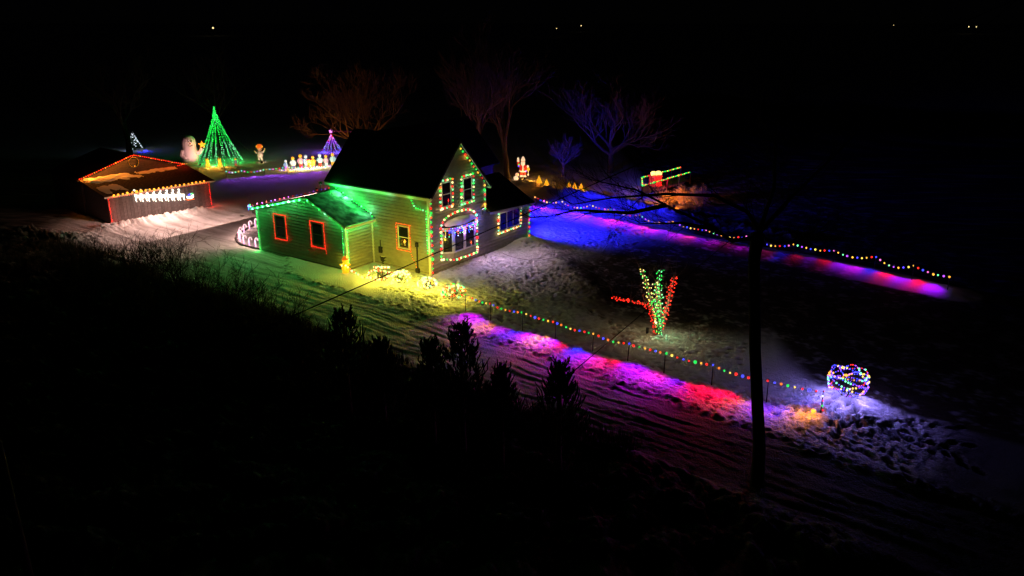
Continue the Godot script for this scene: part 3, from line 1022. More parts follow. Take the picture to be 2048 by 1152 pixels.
# eight small lit deer and a sleigh on the garage wall
func build_deer_row() -> void:
	var us := [2.5, 3.05, 3.6, 4.15, 4.7, 5.27, 5.82, 6.37]
	var hs_ := [1.92, 1.84, 1.76, 1.68, 1.6, 1.52, 1.46, 1.4]
	var m := Mb.new()
	m.tube(PackedVector3Array([Vector3(-0.16, 0.0, 0), Vector3(0.0, 0.02, 0), Vector3(0.15, 0.05, 0)]), PackedFloat32Array([0.085, 0.095, 0.09]), 8)
	m.tube(PackedVector3Array([Vector3(0.12, 0.06, 0), Vector3(0.17, 0.2, 0), Vector3(0.19, 0.26, 0)]), PackedFloat32Array([0.07, 0.05, 0.055]), 7)
	m.tube(PackedVector3Array([Vector3(0.17, 0.27, 0), Vector3(0.28, 0.23, 0)]), PackedFloat32Array([0.055, 0.03]), 7)
	var body := m.save(GLOW["figure_white"])
	var leg := Mb.new()
	leg.tube(PackedVector3Array([Vector3(0, 0, 0), Vector3(0.03, -0.13, 0), Vector3(-0.01, -0.27, 0)]), PackedFloat32Array([0.035, 0.024, 0.02]), 6)
	var leg_mesh := leg.save(GLOW["figure_white"])
	var ant := Mb.new()
	for s in [-1, 1]:
		ant.tube(PackedVector3Array([Vector3(0.17, 0.29, 0.02 * s), Vector3(0.13, 0.4, 0.07 * s), Vector3(0.17, 0.5, 0.08 * s)]), PackedFloat32Array([0.018, 0.015, 0.01]), 5)
		ant.tube(PackedVector3Array([Vector3(0.14, 0.38, 0.06 * s), Vector3(0.22, 0.43, 0.08 * s)]), PackedFloat32Array([0.013, 0.01]), 5)
	var ant_mesh := ant.save(GLOW["figure_white"])
	var place := ["leftmost of the team", "second from the left end", "third from the left end", "fourth from the left end", "fifth from the left end", "sixth from the left end", "seventh from the left end", "next to the lit sleigh"]
	var zo := GF.basis.z
	for i in 8:
		var d := thing("lighted_deer", "small glowing white deer on the garage wall, " + place[i], "lighted deer", GF * Transform3D(Basis(UP, PI).scaled(Vector3.ONE * 1.35), Vector3(us[i], hs_[i], 0.16)), "deer team on the garage wall")
		part("body", body, d)
		for q in [[-0.14, 0.04], [-0.12, -0.04], [0.12, 0.04], [0.14, -0.04]]:
			part("leg", leg_mesh, d, Vector3(q[0], -0.04, q[1]))
		part("antlers", ant_mesh, d)
		var wp := GF * Vector3(us[i], hs_[i], 0.42)
		spot(d, wp, Vector3(0.3, -0.75, 0.97), TINT["lotpink"], 5.0, 44.0, 0.9, 0.12)
		lamp(d, GF * Vector3(us[i], hs_[i] - 0.05, 0.36), TINT["lotpink"], 0.05, 0.06)
	var s := thing("lighted_sleigh", "small glowing sleigh at the right end of the deer team", "lighted sleigh", GF * tp(Vector3(7.1, 1.12, 0.16)))
	var b := Mb.new()
	b.tube(PackedVector3Array([Vector3(-0.3, 0.12, 0), Vector3(-0.22, 0, 0), Vector3(0.1, -0.02, 0), Vector3(0.28, 0.06, 0), Vector3(0.32, 0.22, 0)]), PackedFloat32Array([0.06, 0.1, 0.13, 0.11, 0.06]), 8)
	part("body", b.save(GLOW["figure_white"]), s)
	var rn := Mb.new()
	for q in [-0.1, 0.1]:
		rn.tube(PackedVector3Array([Vector3(-0.4, -0.12, q), Vector3(-0.3, -0.2, q), Vector3(0.35, -0.2, q)]), PackedFloat32Array([0.02, 0.02, 0.02]), 5)
	part("runner", rn.save(GLOW["orange"]), s)
	for q in [[Vector3(-0.1, 0.22, 0), "blue"], [Vector3(0.0, 0.28, 0.02), "blue"], [Vector3(0.16, 0.3, 0), "mint"], [Vector3(0.26, 0.3, 0.02), "green"]]:
		var l := Mb.new()
		l.ball(q[0], Vector3.ONE * 0.07, 8)
		part("sack_light", l.save(GLOW[q[1]]), s)


# ------------------------------------------------------------------ trees and shrubs
func grow(mb: Mb, p: Vector3, dir: Vector3, ln: float, rad: float, depth: int, o: Dictionary) -> void:
	var steps := 3
	var pts := PackedVector3Array([p])
	var rr := PackedFloat32Array([rad])
	var q := p
	var d := dir
	var tips := []
	for i in steps:
		d = (d + Vector3(rng.randf_range(-1, 1), rng.randf_range(-0.8, 1), rng.randf_range(-1, 1)) * o.get("bend", 0.18) + UP * o.get("rise", 0.05)).normalized()
		q += d * ln / steps
		pts.append(q)
		rr.append(rad * lerpf(1.0, 0.55, float(i + 1) / steps))
		tips.append([q, d, rr[rr.size() - 1]])
	mb.tube(pts, rr, 5 if rad > 0.05 else 3, false)
	if depth <= 0:
		return
	var kids: int = o.get("kids", 3)
	for k in kids:
		var t: Array = tips[steps - 1 - (k % steps)] if k > 0 else tips[steps - 1]
		var side := Vector3(rng.randf_range(-1, 1), rng.randf_range(-0.5, 0.9), rng.randf_range(-1, 1)).normalized()
		var nd: Vector3 = (t[1] + side * o.get("spread", 0.75)).normalized()
		grow(mb, t[0], nd, ln * rng.randf_range(0.62, 0.82), maxf(t[2] * 0.72, o.get("thin", 0.012)), depth - 1, o)


func bare_tree(label: String, at: Vector3, h: float, rad: float, sd: int, o := {}) -> Node3D:
	rng.seed = sd
	var t := thing("bare_tree", label, "tree", tp(at), o.get("group", ""))
	var tr := Mb.new()
	var pts := PackedVector3Array([Vector3(0, -0.4, 0)])
	var rr := PackedFloat32Array([rad * 1.25])
	var q := Vector3.ZERO
	var fork: float = h * o.get("fork", 0.3)
	for i in 4:
		q += Vector3(rng.randf_range(-0.05, 0.05) * fork, fork / 4, rng.randf_range(-0.05, 0.05) * fork)
		pts.append(q)
		rr.append(rad * lerpf(1.0, 0.8, i / 3.0))
	tr.tube(pts, rr, 9)
	part("trunk", tr.save(M[o.get("mat", "bark")]), t)
	var cr := Mb.new()
	var n: int = o.get("limbs", 4)
	for k in n:
		var w := TAU * k / n + rng.randf_range(-0.4, 0.4)
		var lean: float = o.get("lean", 0.55) * rng.randf_range(0.6, 1.2)
		grow(cr, pts[4 - (k % 2)] , Vector3(cos(w) * lean, 1, sin(w) * lean).normalized(), h * 0.26, rad * 0.62, o.get("depth", 5), o)
	part("crown", cr.save(M[o.get("mat", "bark")]), t)
	return t


func shrub(label: String, at: Vector3, h: float, sd: int, o := {}) -> Node3D:
	rng.seed = sd
	var t := thing(o.get("called", "bare_shrub"), label, "shrub", tp(at), o.get("group", ""))
	var mb := Mb.new()
	var n: int = o.get("stems", 9)
	for k in n:
		var w := TAU * k / n + rng.randf_range(-0.3, 0.3)
		var lean: float = rng.randf_range(0.15, 0.75)
		grow(mb, Vector3(cos(w) * 0.12, -0.15, sin(w) * 0.12), Vector3(cos(w) * lean, 1, sin(w) * lean).normalized(), h * rng.randf_range(0.34, 0.5), h * 0.012, o.get("depth", 4), {"bend": 0.3, "kids": 3, "spread": 0.85, "thin": o.get("thin", 0.008), "rise": 0.02})
	part("stems", mb.save(M[o.get("mat", "twig")]), t)
	return t


# young pine seen from above: upright shoots thick with needles
func pine(label: String, at: Vector3, h: float, sd: int, crown := 1.5) -> void:
	rng.seed = sd
	var t := thing("pine_tree", label, "pine tree", tp(at), "dark pines beside the driveway")
	var tr := Mb.new()
	tr.tube(PackedVector3Array([Vector3(0, -0.3, 0), Vector3(0, h * 0.9, 0)]), PackedFloat32Array([0.14, 0.04]), 8)
	part("trunk", tr.save(M.bark), t)
	var cr := Mb.new()
	for k in 380:
		var y := pow(rng.randf(), 0.8)
		var w := rng.randf() * TAU
		var reach := crown * (1.05 - y * 0.85) * sqrt(rng.randf())
		var p := Vector3(cos(w) * reach, h * (0.25 + 0.62 * y), sin(w) * reach)
		var d := Vector3(cos(w) * 0.35 + rng.randf_range(-0.2, 0.2), 1.0, sin(w) * 0.35 + rng.randf_range(-0.2, 0.2)).normalized()
		var l := rng.randf_range(0.25, 0.8) * (0.6 if reach < crown * 0.5 else 1.0)
		var tip := p + d * l
		var bend := Vector3(rng.randf_range(-0.12, 0.12), 0, rng.randf_range(-0.12, 0.12))
		cr.tube(PackedVector3Array([p, p + d * l * 0.5 + bend, tip]), PackedFloat32Array([0.02, 0.022, 0.01]), 4)
		for i in 60:
			var s := rng.randf()
			var b := p.lerp(tip, s) + bend * (1.0 - absf(2.0 * s - 1.0))
			var nd := (d * 0.75 + Vector3(rng.randf_range(-1, 1), rng.randf_range(-0.2, 0.4), rng.randf_range(-1, 1))).normalized()
			var c := nd.cross(d).normalized() * 0.008
			var e := b + nd * rng.randf_range(0.09, 0.17) * (1.15 - 0.5 * s)
			cr.tri(b - c, b + c, e, nd.cross(c).normalized())
	part("crown", cr.save(M.needles), t)


func build_plants() -> void:
	# bare trees behind the house
	var G := "bare trees standing behind the house"
	bare_tree("many limbed bare tree rising behind the left end of the main roof", Vector3(-15.5, 0, -84), 13.5, 0.32, 11, {"depth": 6, "lean": 1.25, "kids": 3, "limbs": 5, "fork": 0.28, "thin": 0.014, "group": G})
	bare_tree("tall bare tree with pale upright limbs directly behind the roof ridge", Vector3(-3.6, 0, -80), 15.5, 0.36, 12, {"depth": 6, "lean": 0.5, "limbs": 4, "fork": 0.3, "group": G})
	bare_tree("bare tree just right of the one behind the roof ridge", Vector3(-0.4, 0, -84), 14.0, 0.3, 13, {"depth": 5, "lean": 0.6, "limbs": 4, "group": G})
	bare_tree("big bare tree lit faintly blue beyond the standing red suited figure", Vector3(11.0, 0, -89), 13.0, 0.34, 14, {"depth": 5, "lean": 1.3, "limbs": 6, "fork": 0.2, "bend": 0.22, "group": G})
	bare_tree("low bare tree lit bright blue right of the red suited figure", Vector3(5.6, 0, -87), 5.2, 0.15, 15, {"depth": 4, "lean": 1.3, "limbs": 6, "fork": 0.3, "group": G})
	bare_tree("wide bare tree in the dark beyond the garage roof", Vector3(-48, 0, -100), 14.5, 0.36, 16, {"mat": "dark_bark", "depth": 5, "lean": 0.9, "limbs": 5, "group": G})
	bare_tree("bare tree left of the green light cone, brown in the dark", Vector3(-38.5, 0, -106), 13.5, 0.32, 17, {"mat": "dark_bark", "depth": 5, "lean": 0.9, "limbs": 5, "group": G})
	# foreground tree: straight dark trunk and spreading limbs in front of the rear fence
	rng.seed = 31
	var t := thing("bare_tree", "near bare tree with a straight dark trunk and limbs spread before the rear fence", "tree", tp(Vector3(9.05, 0, -26)))
	var tr := Mb.new()
	tr.tube(PackedVector3Array([Vector3(0.2, -0.5, 0), Vector3(0.1, 1.5, 0), Vector3(-0.44, 5.35, 0), Vector3(-0.8, 8.7, 0), Vector3(-0.75, 9.6, 0)]), PackedFloat32Array([0.27, 0.23, 0.205, 0.2, 0.24]), 12)
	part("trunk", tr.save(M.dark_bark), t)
	var limbs := Mb.new()
	var off := Vector3(9.05, 0, -26)
	var o := {"bend": 0.2, "kids": 3, "spread": 0.7, "thin": 0.006, "rise": 0.03}
	for line in [
		[Vector3(8.35, 9.5, -26), Vector3(7.5, 9.3, -26.2), Vector3(6.8, 9.75, -26.4), Vector3(5.3, 10.4, -26.8), Vector3(4.25, 10.9, -27.0), Vector3(3.0, 11.15, -27.2)],
		[Vector3(8.4, 9.6, -26), Vector3(7.8, 10.4, -25.8), Vector3(6.6, 11.0, -25.6), Vector3(5.0, 11.05, -25.6), Vector3(3.3, 10.95, -25.5), Vector3(2.0, 10.75, -25.4)],
		[Vector3(7.0, 9.65, -26.35), Vector3(5.9, 9.75, -26.9), Vector3(4.6, 9.6, -27.4)],
		[Vector3(5.3, 10.4, -26.8), Vector3(4.0, 10.2, -26.5), Vector3(2.2, 10.35, -26.3), Vector3(1.2, 10.15, -26.2)],
		[Vector3(8.35, 9.5, -26), Vector3(9.0, 9.2, -26.3), Vector3(9.9, 9.15, -26.6), Vector3(10.9, 9.5, -26.8)],
		[Vector3(8.3, 9.6, -26), Vector3(8.6, 11.2, -25.8), Vector3(8.4, 13.2, -25.6), Vector3(8.9, 15.5, -25.4)],
		[Vector3(8.3, 9.6, -26), Vector3(9.4, 10.8, -26.3), Vector3(11.0, 12.4, -26.6), Vector3(12.4, 14.0, -26.9)]]:
		var pp := PackedVector3Array()
		var rr := PackedFloat32Array()
		for i in line.size():
			pp.append(line[i] - off)
			rr.append(lerpf(0.08, 0.016, float(i) / (line.size() - 1)))
		limbs.tube(pp, rr, 7)
		for i in range(1, line.size()):
			var d: Vector3 = (line[i] - line[i - 1]).normalized()
			for k in 3:
				var sd := Vector3(rng.randf_range(-0.6, 0.4), rng.randf_range(-0.5, 0.7), rng.randf_range(-0.6, 0.6))
				grow(limbs, line[i].lerp(line[i - 1], k * 0.3) - off, (d + sd).normalized(), rng.randf_range(0.45, 1.0), 0.018, 3, o)
	part("crown", limbs.save(M.dark_bark), t)
	# thicket on the near side of the driveway
	var S := "bare shrubs along the near edge of the driveway"
	var spots := [[-30.2, -52.2, 2.7], [-27.4, -51.0, 3.3], [-24.6, -48.9, 4.3], [-22.4, -47.6, 4.6], [-20.6, -45.9, 4.4], [-18.4, -44.6, 4.0], [-16.2, -42.6, 3.9], [-14.4, -41.3, 3.6], [-12.6, -39.6, 3.1], [-10.8, -38.2, 2.4], [-25.8, -46.0, 3.6], [-21.0, -42.4, 3.5], [-16.8, -38.8, 3.2]]
	var say := ["leftmost bare shrub of the thicket, below the garage corner", "bare shrub below the garage's left corner, second of the thicket", "tall dense bare shrub of the thicket below the garage wall", "tallest bare shrub of the thicket, twigs against the pink snow", "tall bare shrub of the thicket below the garage's right corner", "open bare shrub of the thicket before the pink lit snow", "open bare shrub of the thicket before the candy cane bed", "bare shrub of the thicket below the low wing's far corner", "bare shrub of the thicket below the low wing's far window", "lowest bare shrub at the right end of the thicket", "dark shrub on the camera side of the thicket, left", "dark shrub on the camera side of the thicket, middle", "dark shrub on the camera side of the thicket, right"]
	for i in spots.size():
		var q: Array = spots[i]
		shrub(say[i], on_ground(q[0], q[1]), q[2] * 0.86, 50 + i, {"stems": 8, "depth": 4, "group": S, "thin": 0.009})
	pine("dark young pine, leftmost of those beside the driveway", on_ground(-6.9, -30.4), 5.5, 70, 1.5)
	pine("small dark pine right of the leftmost one", on_ground(-5.3, -29.6), 4.6, 71, 1.0)
	pine("tallest dark pine before the driveway's purple light", on_ground(-1.9, -27.6), 6.1, 72, 1.35)
	pine("dark pine close left of the tallest one", on_ground(-3.1, -28.0), 5.1, 73, 1.0)
	pine("short dark pine right of the tallest one", on_ground(-0.4, -26.6), 4.7, 74, 1.0)
	pine("dark pine at the right end of the row, under the guy wire", on_ground(1.75, -26.3), 5.0, 75, 1.2)
	# dry weeds on the bank
	rng.seed = 90
	var blade := Mb.new()
	blade.tri(Vector3(-0.012, 0, 0), Vector3(0.012, 0, 0), Vector3(0.05, 1, 0.04), Vector3(0, 0.2, 1).normalized())
	blade.tri(Vector3(0, 0, -0.012), Vector3(0, 0, 0.012), Vector3(-0.04, 0.8, 0.09), Vector3(1, 0.2, 0).normalized())
	var mm := MultiMesh.new()
	mm.transform_format = MultiMesh.TRANSFORM_3D
	mm.mesh = blade.save(M.weeds)
	var xf := []
	for i in 26000:
		var s := rng.randf_range(-34, 16)
		var n := 7.4 + absf(rng.randfn(0, 1)) * 3.2
		var p := FENCE_START + FENCE_ALONG * s + FENCE_ACROSS * n
		if noise_b.get_noise_2d(p.x * 0.5, p.z * 0.5) < -0.12:
			continue
		var b := Basis(UP, rng.randf() * TAU) * Basis(Vector3.RIGHT, rng.randf_range(-0.35, 0.35)) * Basis.from_scale(Vector3(1, rng.randf_range(0.3, 0.95), 1))
		xf.append(Transform3D(b, on_ground(p.x, p.z, -0.03)))
	mm.instance_count = xf.size()
	for i in xf.size():
		mm.set_instance_transform(i, xf[i])
	var w := MultiMeshInstance3D.new()
	w.multimesh = mm
	w.name = "dry_weeds"
	w.set_meta("kind", "stuff")
	add_child(w)
	tag(w, "dry weeds covering the dark bank below the driveway", "weeds")


# ------------------------------------------------------------------ yard decorations
func fence(called: String, label_post: String, label_string: String, posts: Array, tops: Array, sag: float, step: float, cols: Array, r: float, o := {}) -> Node3D:
	for i in posts.size():
		var p: Vector3 = posts[i]
		var t := thing(called, label_post, "fence stake", tp(p), label_post)
		var m := Mb.new()
		var up: Vector3 = tops[i] - p
		m.tube(PackedVector3Array([Vector3(0, -0.3, 0), up * 0.5 + Vector3(0.01, 0, 0), up + UP * 0.06]), PackedFloat32Array([0.028, 0.024, 0.02]), 6)
		part("stake", m.save(M.dark), t)
		var cl := Mb.new()
		cl.box(up, Vector3(0.05, 0.05, 0.07), 0.01)
		part("clip", cl.save(M.dark), t)
	var pts := []
	for i in tops.size() - 1:
		var hg := hang(tops[i], tops[i + 1], sag * (1.0 + 0.5 * sin(i * 2.1)))
		if i > 0:
			hg.pop_front()
		pts.append_array(hg)
	return light_string(label_string, "", pts, step, cols, r, o)


func build_fences() -> void:
	var px := [[-2.76, -44.33], [-1.24, -42.77], [0.59, -41.29], [2.33, -39.91], [4.2, -38.27], [5.85, -37.0], [7.47, -35.74], [9.48, -34.33], [11.55, -32.56], [13.6, -31.45]]
	var posts := []
	var tops := []
	for q in px:
		var p := on_ground(q[0], q[1])
		posts.append(p)
		tops.append(Vector3(p.x + rng.randf_range(-0.04, 0.04), 1.02 + rng.randf_range(-0.05, 0.06), p.z))
	var s := fence("fence_stake", "thin dark stake carrying the bulb string along the front driveway", "large coloured bulbs swagged on stakes along the front driveway", posts, tops, 0.1, 0.3, ["green", "amber", "red", "blue", "orange", "green", "yellow", "red", "blue", "red"], 0.056)
	# the coloured pools that its bulbs throw on the snow
	var hue := ["pinkpool", "magenta", "violetpool", "flame", "magenta", "bluepool", "magenta", "flame", "violetpool", "redpool", "bluepool", "violetpool", "pinkpool", "redpool", "violetpool", "magenta", "pinkpool", "violetpool", "redpool", "redpool", "redpool", "flame", "violetpool", "bluepool", "flame", "flame", "bluepool"]
	var pts := []
	for q in tops:
		pts.append(q)
	var k := 0
	for p in along(pts, 0.84):
		if k == 0:
			k += 1
			continue
		var e := rng.randf_range(1.4, 3.8) if k < 22 else 2.0
		spot(s, p + FENCE_ACROSS * 0.16 - UP * 0.1, FENCE_ACROSS * rng.randf_range(0.55, 1.5) - UP + FENCE_ALONG * rng.randf_range(-0.4, 0.4), TINT[hue[k % hue.size()]], e, rng.randf_range(46.0, 58.0), 1.0, 0.05)
		k += 1
	# small lamp at the foot of the last stake
	var fl := thing("ground_lamp", "small orange lamp glowing in the snow at the last front stake", "ground lamp", tp(on_ground(13.2, -31.25)))
	var fm := Mb.new()
	fm.ball(Vector3(0, 0.08, 0), Vector3(0.11, 0.09, 0.11))
	part("lamp_shade", fm.save(GLOW["amber"]), fl)
	lamp(fl, fl.position + Vector3(-0.25, 0.3, 0.2), TINT["flame"], 0.5)
	light_string("few bulbs hanging down the last front stake", "", [tops[9], posts[9] + Vector3(0.05, 0.15, 0.05)], 0.22, ["red", "white", "red", "green"], 0.045)
	# rear fence
	posts = []
	tops = []
	var rx := [[2.08, -70.5], [4.4, -68.8], [6.73, -67.1], [8.6, -65.3], [10.4, -63.5], [12.6, -61.5], [15.0, -59.3], [17.6, -57.3], [20.3, -55.2], [22.4, -53.2], [24.4, -51.2], [26.0, -49.2], [27.4, -47.4]]
	for q in rx:
		var p := on_ground(q[0], q[1])
		posts.append(p)
		tops.append(p + Vector3(0, 0.85 + rng.randf_range(-0.1, 0.12), 0))
	s = fence("fence_stake", "thin stake carrying the bulb string on the bank behind the house", "coloured bulbs swagged along the bank behind the house", posts, tops, 0.28, 0.33, ["amber", "red", "blue", "pink", "amber", "mint", "violet", "amber", "blue", "yellow"], 0.062)
	hue = ["magenta", "pinkpool", "magenta", "violetpool", "magenta", "pinkpool", "violetpool", "magenta", "pinkpool", "magenta"]
	pts = tops.duplicate()
	k = 0
	var rear_out := Vector3(-0.655, 0, 0.755)
	for p in along(pts, 1.05):
		var c: String = hue[k % hue.size()]
		if k > 21:
			c = ["violetpool", "redpool", "violetpool", "magenta", "bluepool", "redpool"][k % 6]
		spot(s, p - UP * 0.05 + rear_out * 0.1, -UP + rear_out * 0.3, TINT[c], rng.randf_range(1.0, 2.6), 48.0, 1.0, 0.05)
		k += 1
	# back left driveway fence
	posts = []
	tops = []
	for q in [[-30.2, -83.6], [-29.0, -84.6], [-26.9, -86.0], [-24.6, -86.5], [-22.3, -87.4], [-20.2, -88.6]]:
		var p := on_ground(q[0], q[1])
		posts.append(p)
		tops.append(p + Vector3(0, 0.75, 0))
	s = fence("fence_stake", "dark stake carrying the small string beyond the garage driveway", "pastel coloured bulbs swagged beyond the garage driveway", posts, tops, 0.16, 0.34, ["cyan", "violet", "white", "mint", "yellow", "cyan", "pink", "green", "red"], 0.07)
	for p in along(tops, 1.6):
		spot(s, p, Vector3(0.35, -1, 0.9), TINT["violet"], 1.5, 62.0, 0.9)


func lit_cone(label: String, at: Vector3, h: float, radius: float, strands: int, cols: Array, br: float, curve: float, lift: float) -> Node3D:
	var t := thing("light_cone_tree", label, "light tree", tp(at))
	var m := Mb.new()
	m.tube(PackedVector3Array([Vector3(0, -0.2, 0), Vector3(0, h, 0)]), PackedFloat32Array([0.05, 0.03]), 6)
	part("pole", m.save(M.dark), t)
	for k in strands:
		var w := TAU * (k + rng.randf_range(-0.2, 0.2)) / strands
		var jo := {}
		var ln := sqrt(h * h + radius * radius)
		var n := int(ln / (br * 4.0))
		for i in n:
			var f := (i + rng.randf_range(-0.3, 0.3)) / n
			f = clampf(f, 0.0, 1.0)
			var rr := radius * pow(f, curve)
			var y := lerpf(h - 0.05, lift, f)
			var c: String = cols[clampi(int(f * cols.size()), 0, cols.size() - 1)]
			if rng.randf() < 0.3:
				c = cols[rng.randi() % cols.size()]
			if not jo.has(c):
				jo[c] = Mb.new()
			jo[c].lathe(Vector3(cos(w) * rr + rng.randf_range(-1, 1) * br, y, sin(w) * rr + rng.randf_range(-1, 1) * br), [Vector2(0, -br), Vector2(br * 0.9, 0), Vector2(0, br)], 5)
		var am := ArrayMesh.new()
		for c in jo:
			jo[c].save(GLOW[c], am)
		part("light_strand", am, t, Vector3.ZERO, true)
	return t


func figure_mesh(parts: Array) -> Array:   # small helper: [[name, glow or material, Callable(Mb)]]
	return parts


func star_mesh(r: float, thick: float, m: Material) -> ArrayMesh:
	var mb := Mb.new()
	for k in 10:
		var a0 := PI / 2 + TAU * k / 10.0
		var a1 := PI / 2 + TAU * (k + 1) / 10.0
		var r0 := r if k % 2 == 0 else r * 0.42
		var r1 := r if k % 2 == 1 else r * 0.42
		var p := Vector3(cos(a0) * r0, sin(a0) * r0, 0)
		var q := Vector3(cos(a1) * r1, sin(a1) * r1, 0)
		for s in [-1.0, 1.0]:
			var c := Vector3(0, 0, thick * s)
			var nn := (p - c).cross(q - c).normalized()
			if nn.z * s < 0:
				nn = -nn
			mb.tri(c, p, q, nn)
	return mb.save(m)


func limb(mb: Mb, pts: Array, rads: Array, sides := 8) -> void:
	mb.tube(PackedVector3Array(pts), PackedFloat32Array(rads), sides)


func build_decorations() -> void:
	rng.seed = 200
	# tall green cone of strands
	var gt := lit_cone("tall cone of green light strands beyond the garage", on_ground(-35.1, -95.6), 6.6, 2.7, 18, ["green", "green", "mint"], 0.065, 1.35, 0.06)
	for i in 5:
		var f := 0.15 + 0.2 * i
		lamp(gt, gt.position + Vector3(0.15, 6.4 * (1 - f), 2.75 * f), TINT["green"], 1.0, 0.05)
	for w in 5:
		lamp(gt, gt.position + Vector3(cos(w * 1.25) * 2.4, 0.5, sin(w * 1.25) * 2.4), TINT["green"], 0.6, 0.05)
	for q in [Vector3(5.6, 0, 1.5), Vector3(-2.6, 0, -2.0)]:
		var gw := Mb.new()
		limb(gw, [Vector3(0, 5.2, 0), q], [0.015, 0.015], 4)
		part("guy_rope", gw.save(M.wire), gt)
	# violet and blue cone with a star
	var vt := lit_cone("small violet and blue light cone topped by a pink star", on_ground(-23.4, -103.8), 2.35, 1.3, 13, ["red", "pinkbulb", "violet", "violet", "bluewhite", "blue"], 0.05, 1.1, 0.05)
	var st := part("star", star_mesh(0.3, 0.09, GLOW["pinkbulb"]), vt, Vector3(0, 2.62, 0))
	st.rotation.y = 0.25
	for q in [[Vector3(0, 1.2, 0.9), "violet", 1.5], [Vector3(0.9, 0.4, 0.9), "blue", 1.2], [Vector3(-0.9, 0.4, 0.9), "blue", 1.2], [Vector3(0, 2.7, 0.5), "pink", 0.6]]:
		lamp(vt, vt.position + q[0], TINT[q[1]], q[2], 0.05)
	light_string("thin pink light rope running level from the violet cone's star", "", [Vector3(-23.2, 2.66, -103.8), Vector3(-20.4, 2.5, -103.9)], 0.09, ["dimpink"], 0.035, {"joined": true})
	# white spruce
	var sp := thing("spruce_tree", "small spruce with white lights behind the garage peak", "spruce", tp(on_ground(-49.6, -105.0)))
	var tr := Mb.new()
	limb(tr, [Vector3(0, -0.2, 0), Vector3(0, 2.5, 0)], [0.1, 0.03])
	part("trunk", tr.save(M.bark), sp)
	var cr := Mb.new()
	var wl := Mb.new()
	for k in 260:
		var f := rng.randf()
		var w := rng.randf() * TAU
		var reach := 0.9 * (1.0 - f) + 0.06
		var a := Vector3(0, 0.35 + f * 2.0, 0)
		var b := a + Vector3(cos(w) * reach, -0.18, sin(w) * reach)
		cr.tube(PackedVector3Array([a, a.lerp(b, 0.6), b]), PackedFloat32Array([0.05, 0.06, 0.015]), 4)
		if k % 3 == 0:
			wl.ball(b + Vector3(0, 0.03, 0), Vector3.ONE * rng.randf_range(0.03, 0.062), 6)
	part("crown", cr.save(M.needles), sp)
	part("bulbs", wl.save(GLOW["white"]), sp, Vector3.ZERO, true)
	lamp(sp, sp.position + Vector3(0.5, 1.5, 0.9), TINT["white"], 0.4)
	var bl := thing("ground_lamp", "blue lamp glowing low on the snow right of the white spruce", "ground lamp", tp(on_ground(-47.6, -103.6)))
	var bm := Mb.new()
	bm.ball(Vector3(0, 0.08, 0), Vector3(0.3, 0.1, 0.2))
	part("lamp_shade", bm.save(GLOW["blue"]), bl)
	lamp(bl, bl.position + Vector3(0, 0.35, 0.3), TINT["bluepool"], 0.8)
	# big rounded snow figure with a star
	var yf := on_ground(-37.9, -93.8)
	var y := thing("snow_figure", "huge plump white snow figure with one raised arm beyond the garage", "snow figure", tp(yf, 0.25))
	var bd := Mb.new()
	bd.lathe(Vector3.ZERO, [Vector2(0, 0), Vector2(0.75, 0.02), Vector2(0.92, 0.35), Vector2(1.02, 0.95), Vector2(0.95, 1.6), Vector2(0.8, 2.0), Vector2(0.78, 2.2), Vector2(0.82, 2.6), Vector2(0.74, 3.05), Vector2(0.5, 3.38), Vector2(0.2, 3.5), Vector2(0, 3.52)], 20)
	part("body", bd.save(M.plush), y)
	var arm := Mb.new()
	limb(arm, [Vector3(0.6, 1.5, 0.2), Vector3(1.15, 1.5, 0.35), Vector3(1.45, 1.95, 0.4)], [0.34, 0.27, 0.2], 10)
	part("arm", arm.save(M.plush), y)
	var arm2 := Mb.new()
	limb(arm2, [Vector3(-0.7, 1.7, 0.4), Vector3(-0.85, 1.2, 0.7), Vector3(-0.4, 0.95, 1.0)], [0.32, 0.26, 0.18], 10)
	part("arm", arm2.save(M.plush), y)
	for s in [-1, 1]:
		var ey := Mb.new()
		ey.ball(Vector3(0.25 + 0.16 * s, 2.85, 0.72), Vector3(0.13, 0.16, 0.1))
		var em := part("eye", ey.save(M.white_plastic), y)
		var pu := Mb.new()
		pu.ball(Vector3(0.27 + 0.16 * s, 2.84, 0.81), Vector3(0.05, 0.06, 0.04))
		part("pupil", pu.save(M.dark), em)
	var nz := Mb.new()
	nz.lathe(Vector3(0.26, 2.6, 0.72), [Vector2(0.09, 0), Vector2(0.0, 0.4)], 8, Basis(Vector3.RIGHT, 1.4))
	part("nose", nz.save(M.carrot), y)
	var mo := Mb.new()
	limb(mo, [Vector3(0.0, 2.42, 0.78), Vector3(0.25, 2.34, 0.82), Vector3(0.5, 2.42, 0.74)], [0.03, 0.04, 0.03], 6)
	part("mouth", mo.save(M.dark), y)
	var sg := thing("lighted_star", "glowing amber star held up in the white snow figure's hand", "star", Transform3D(Basis(UP, 0.25), y.transform * Vector3(1.5, 2.42, 0.45)))
	part("star", star_mesh(0.48, 0.12, GLOW["amberstar"]), sg)
	lamp(sg, sg.position + Vector3(0, 0, 0.5), TINT["flame"], 0.7, 0.05)
	var ft := thing("flood_lamp", "small flood lamp in the snow aimed at the white snow figure", "flood lamp", tp(on_ground(-35.6, -90.6)))
	flood(ft, Vector3(-0.55, 0.5, -0.75), Color(1, 0.7, 0.68), 22.0, 34.0, "warm")
	# small figure in orange hat
	yard_figure("grey clad figure in an orange hat waving on a snowy rise", on_ground(-30.0, -94.9), -0.1)
	var ff := thing("flood_lamp", "small flood lamp before the waving figure in the orange hat", "flood lamp", tp(on_ground(-29.4, -93.3)))
	flood(ff, Vector3(-0.2, 0.35, -1), Color(1, 0.8, 0.6), 5.0, 50.0, "amber")
	# two sitting amber animals and a child figure
	var fox := Mb.new()
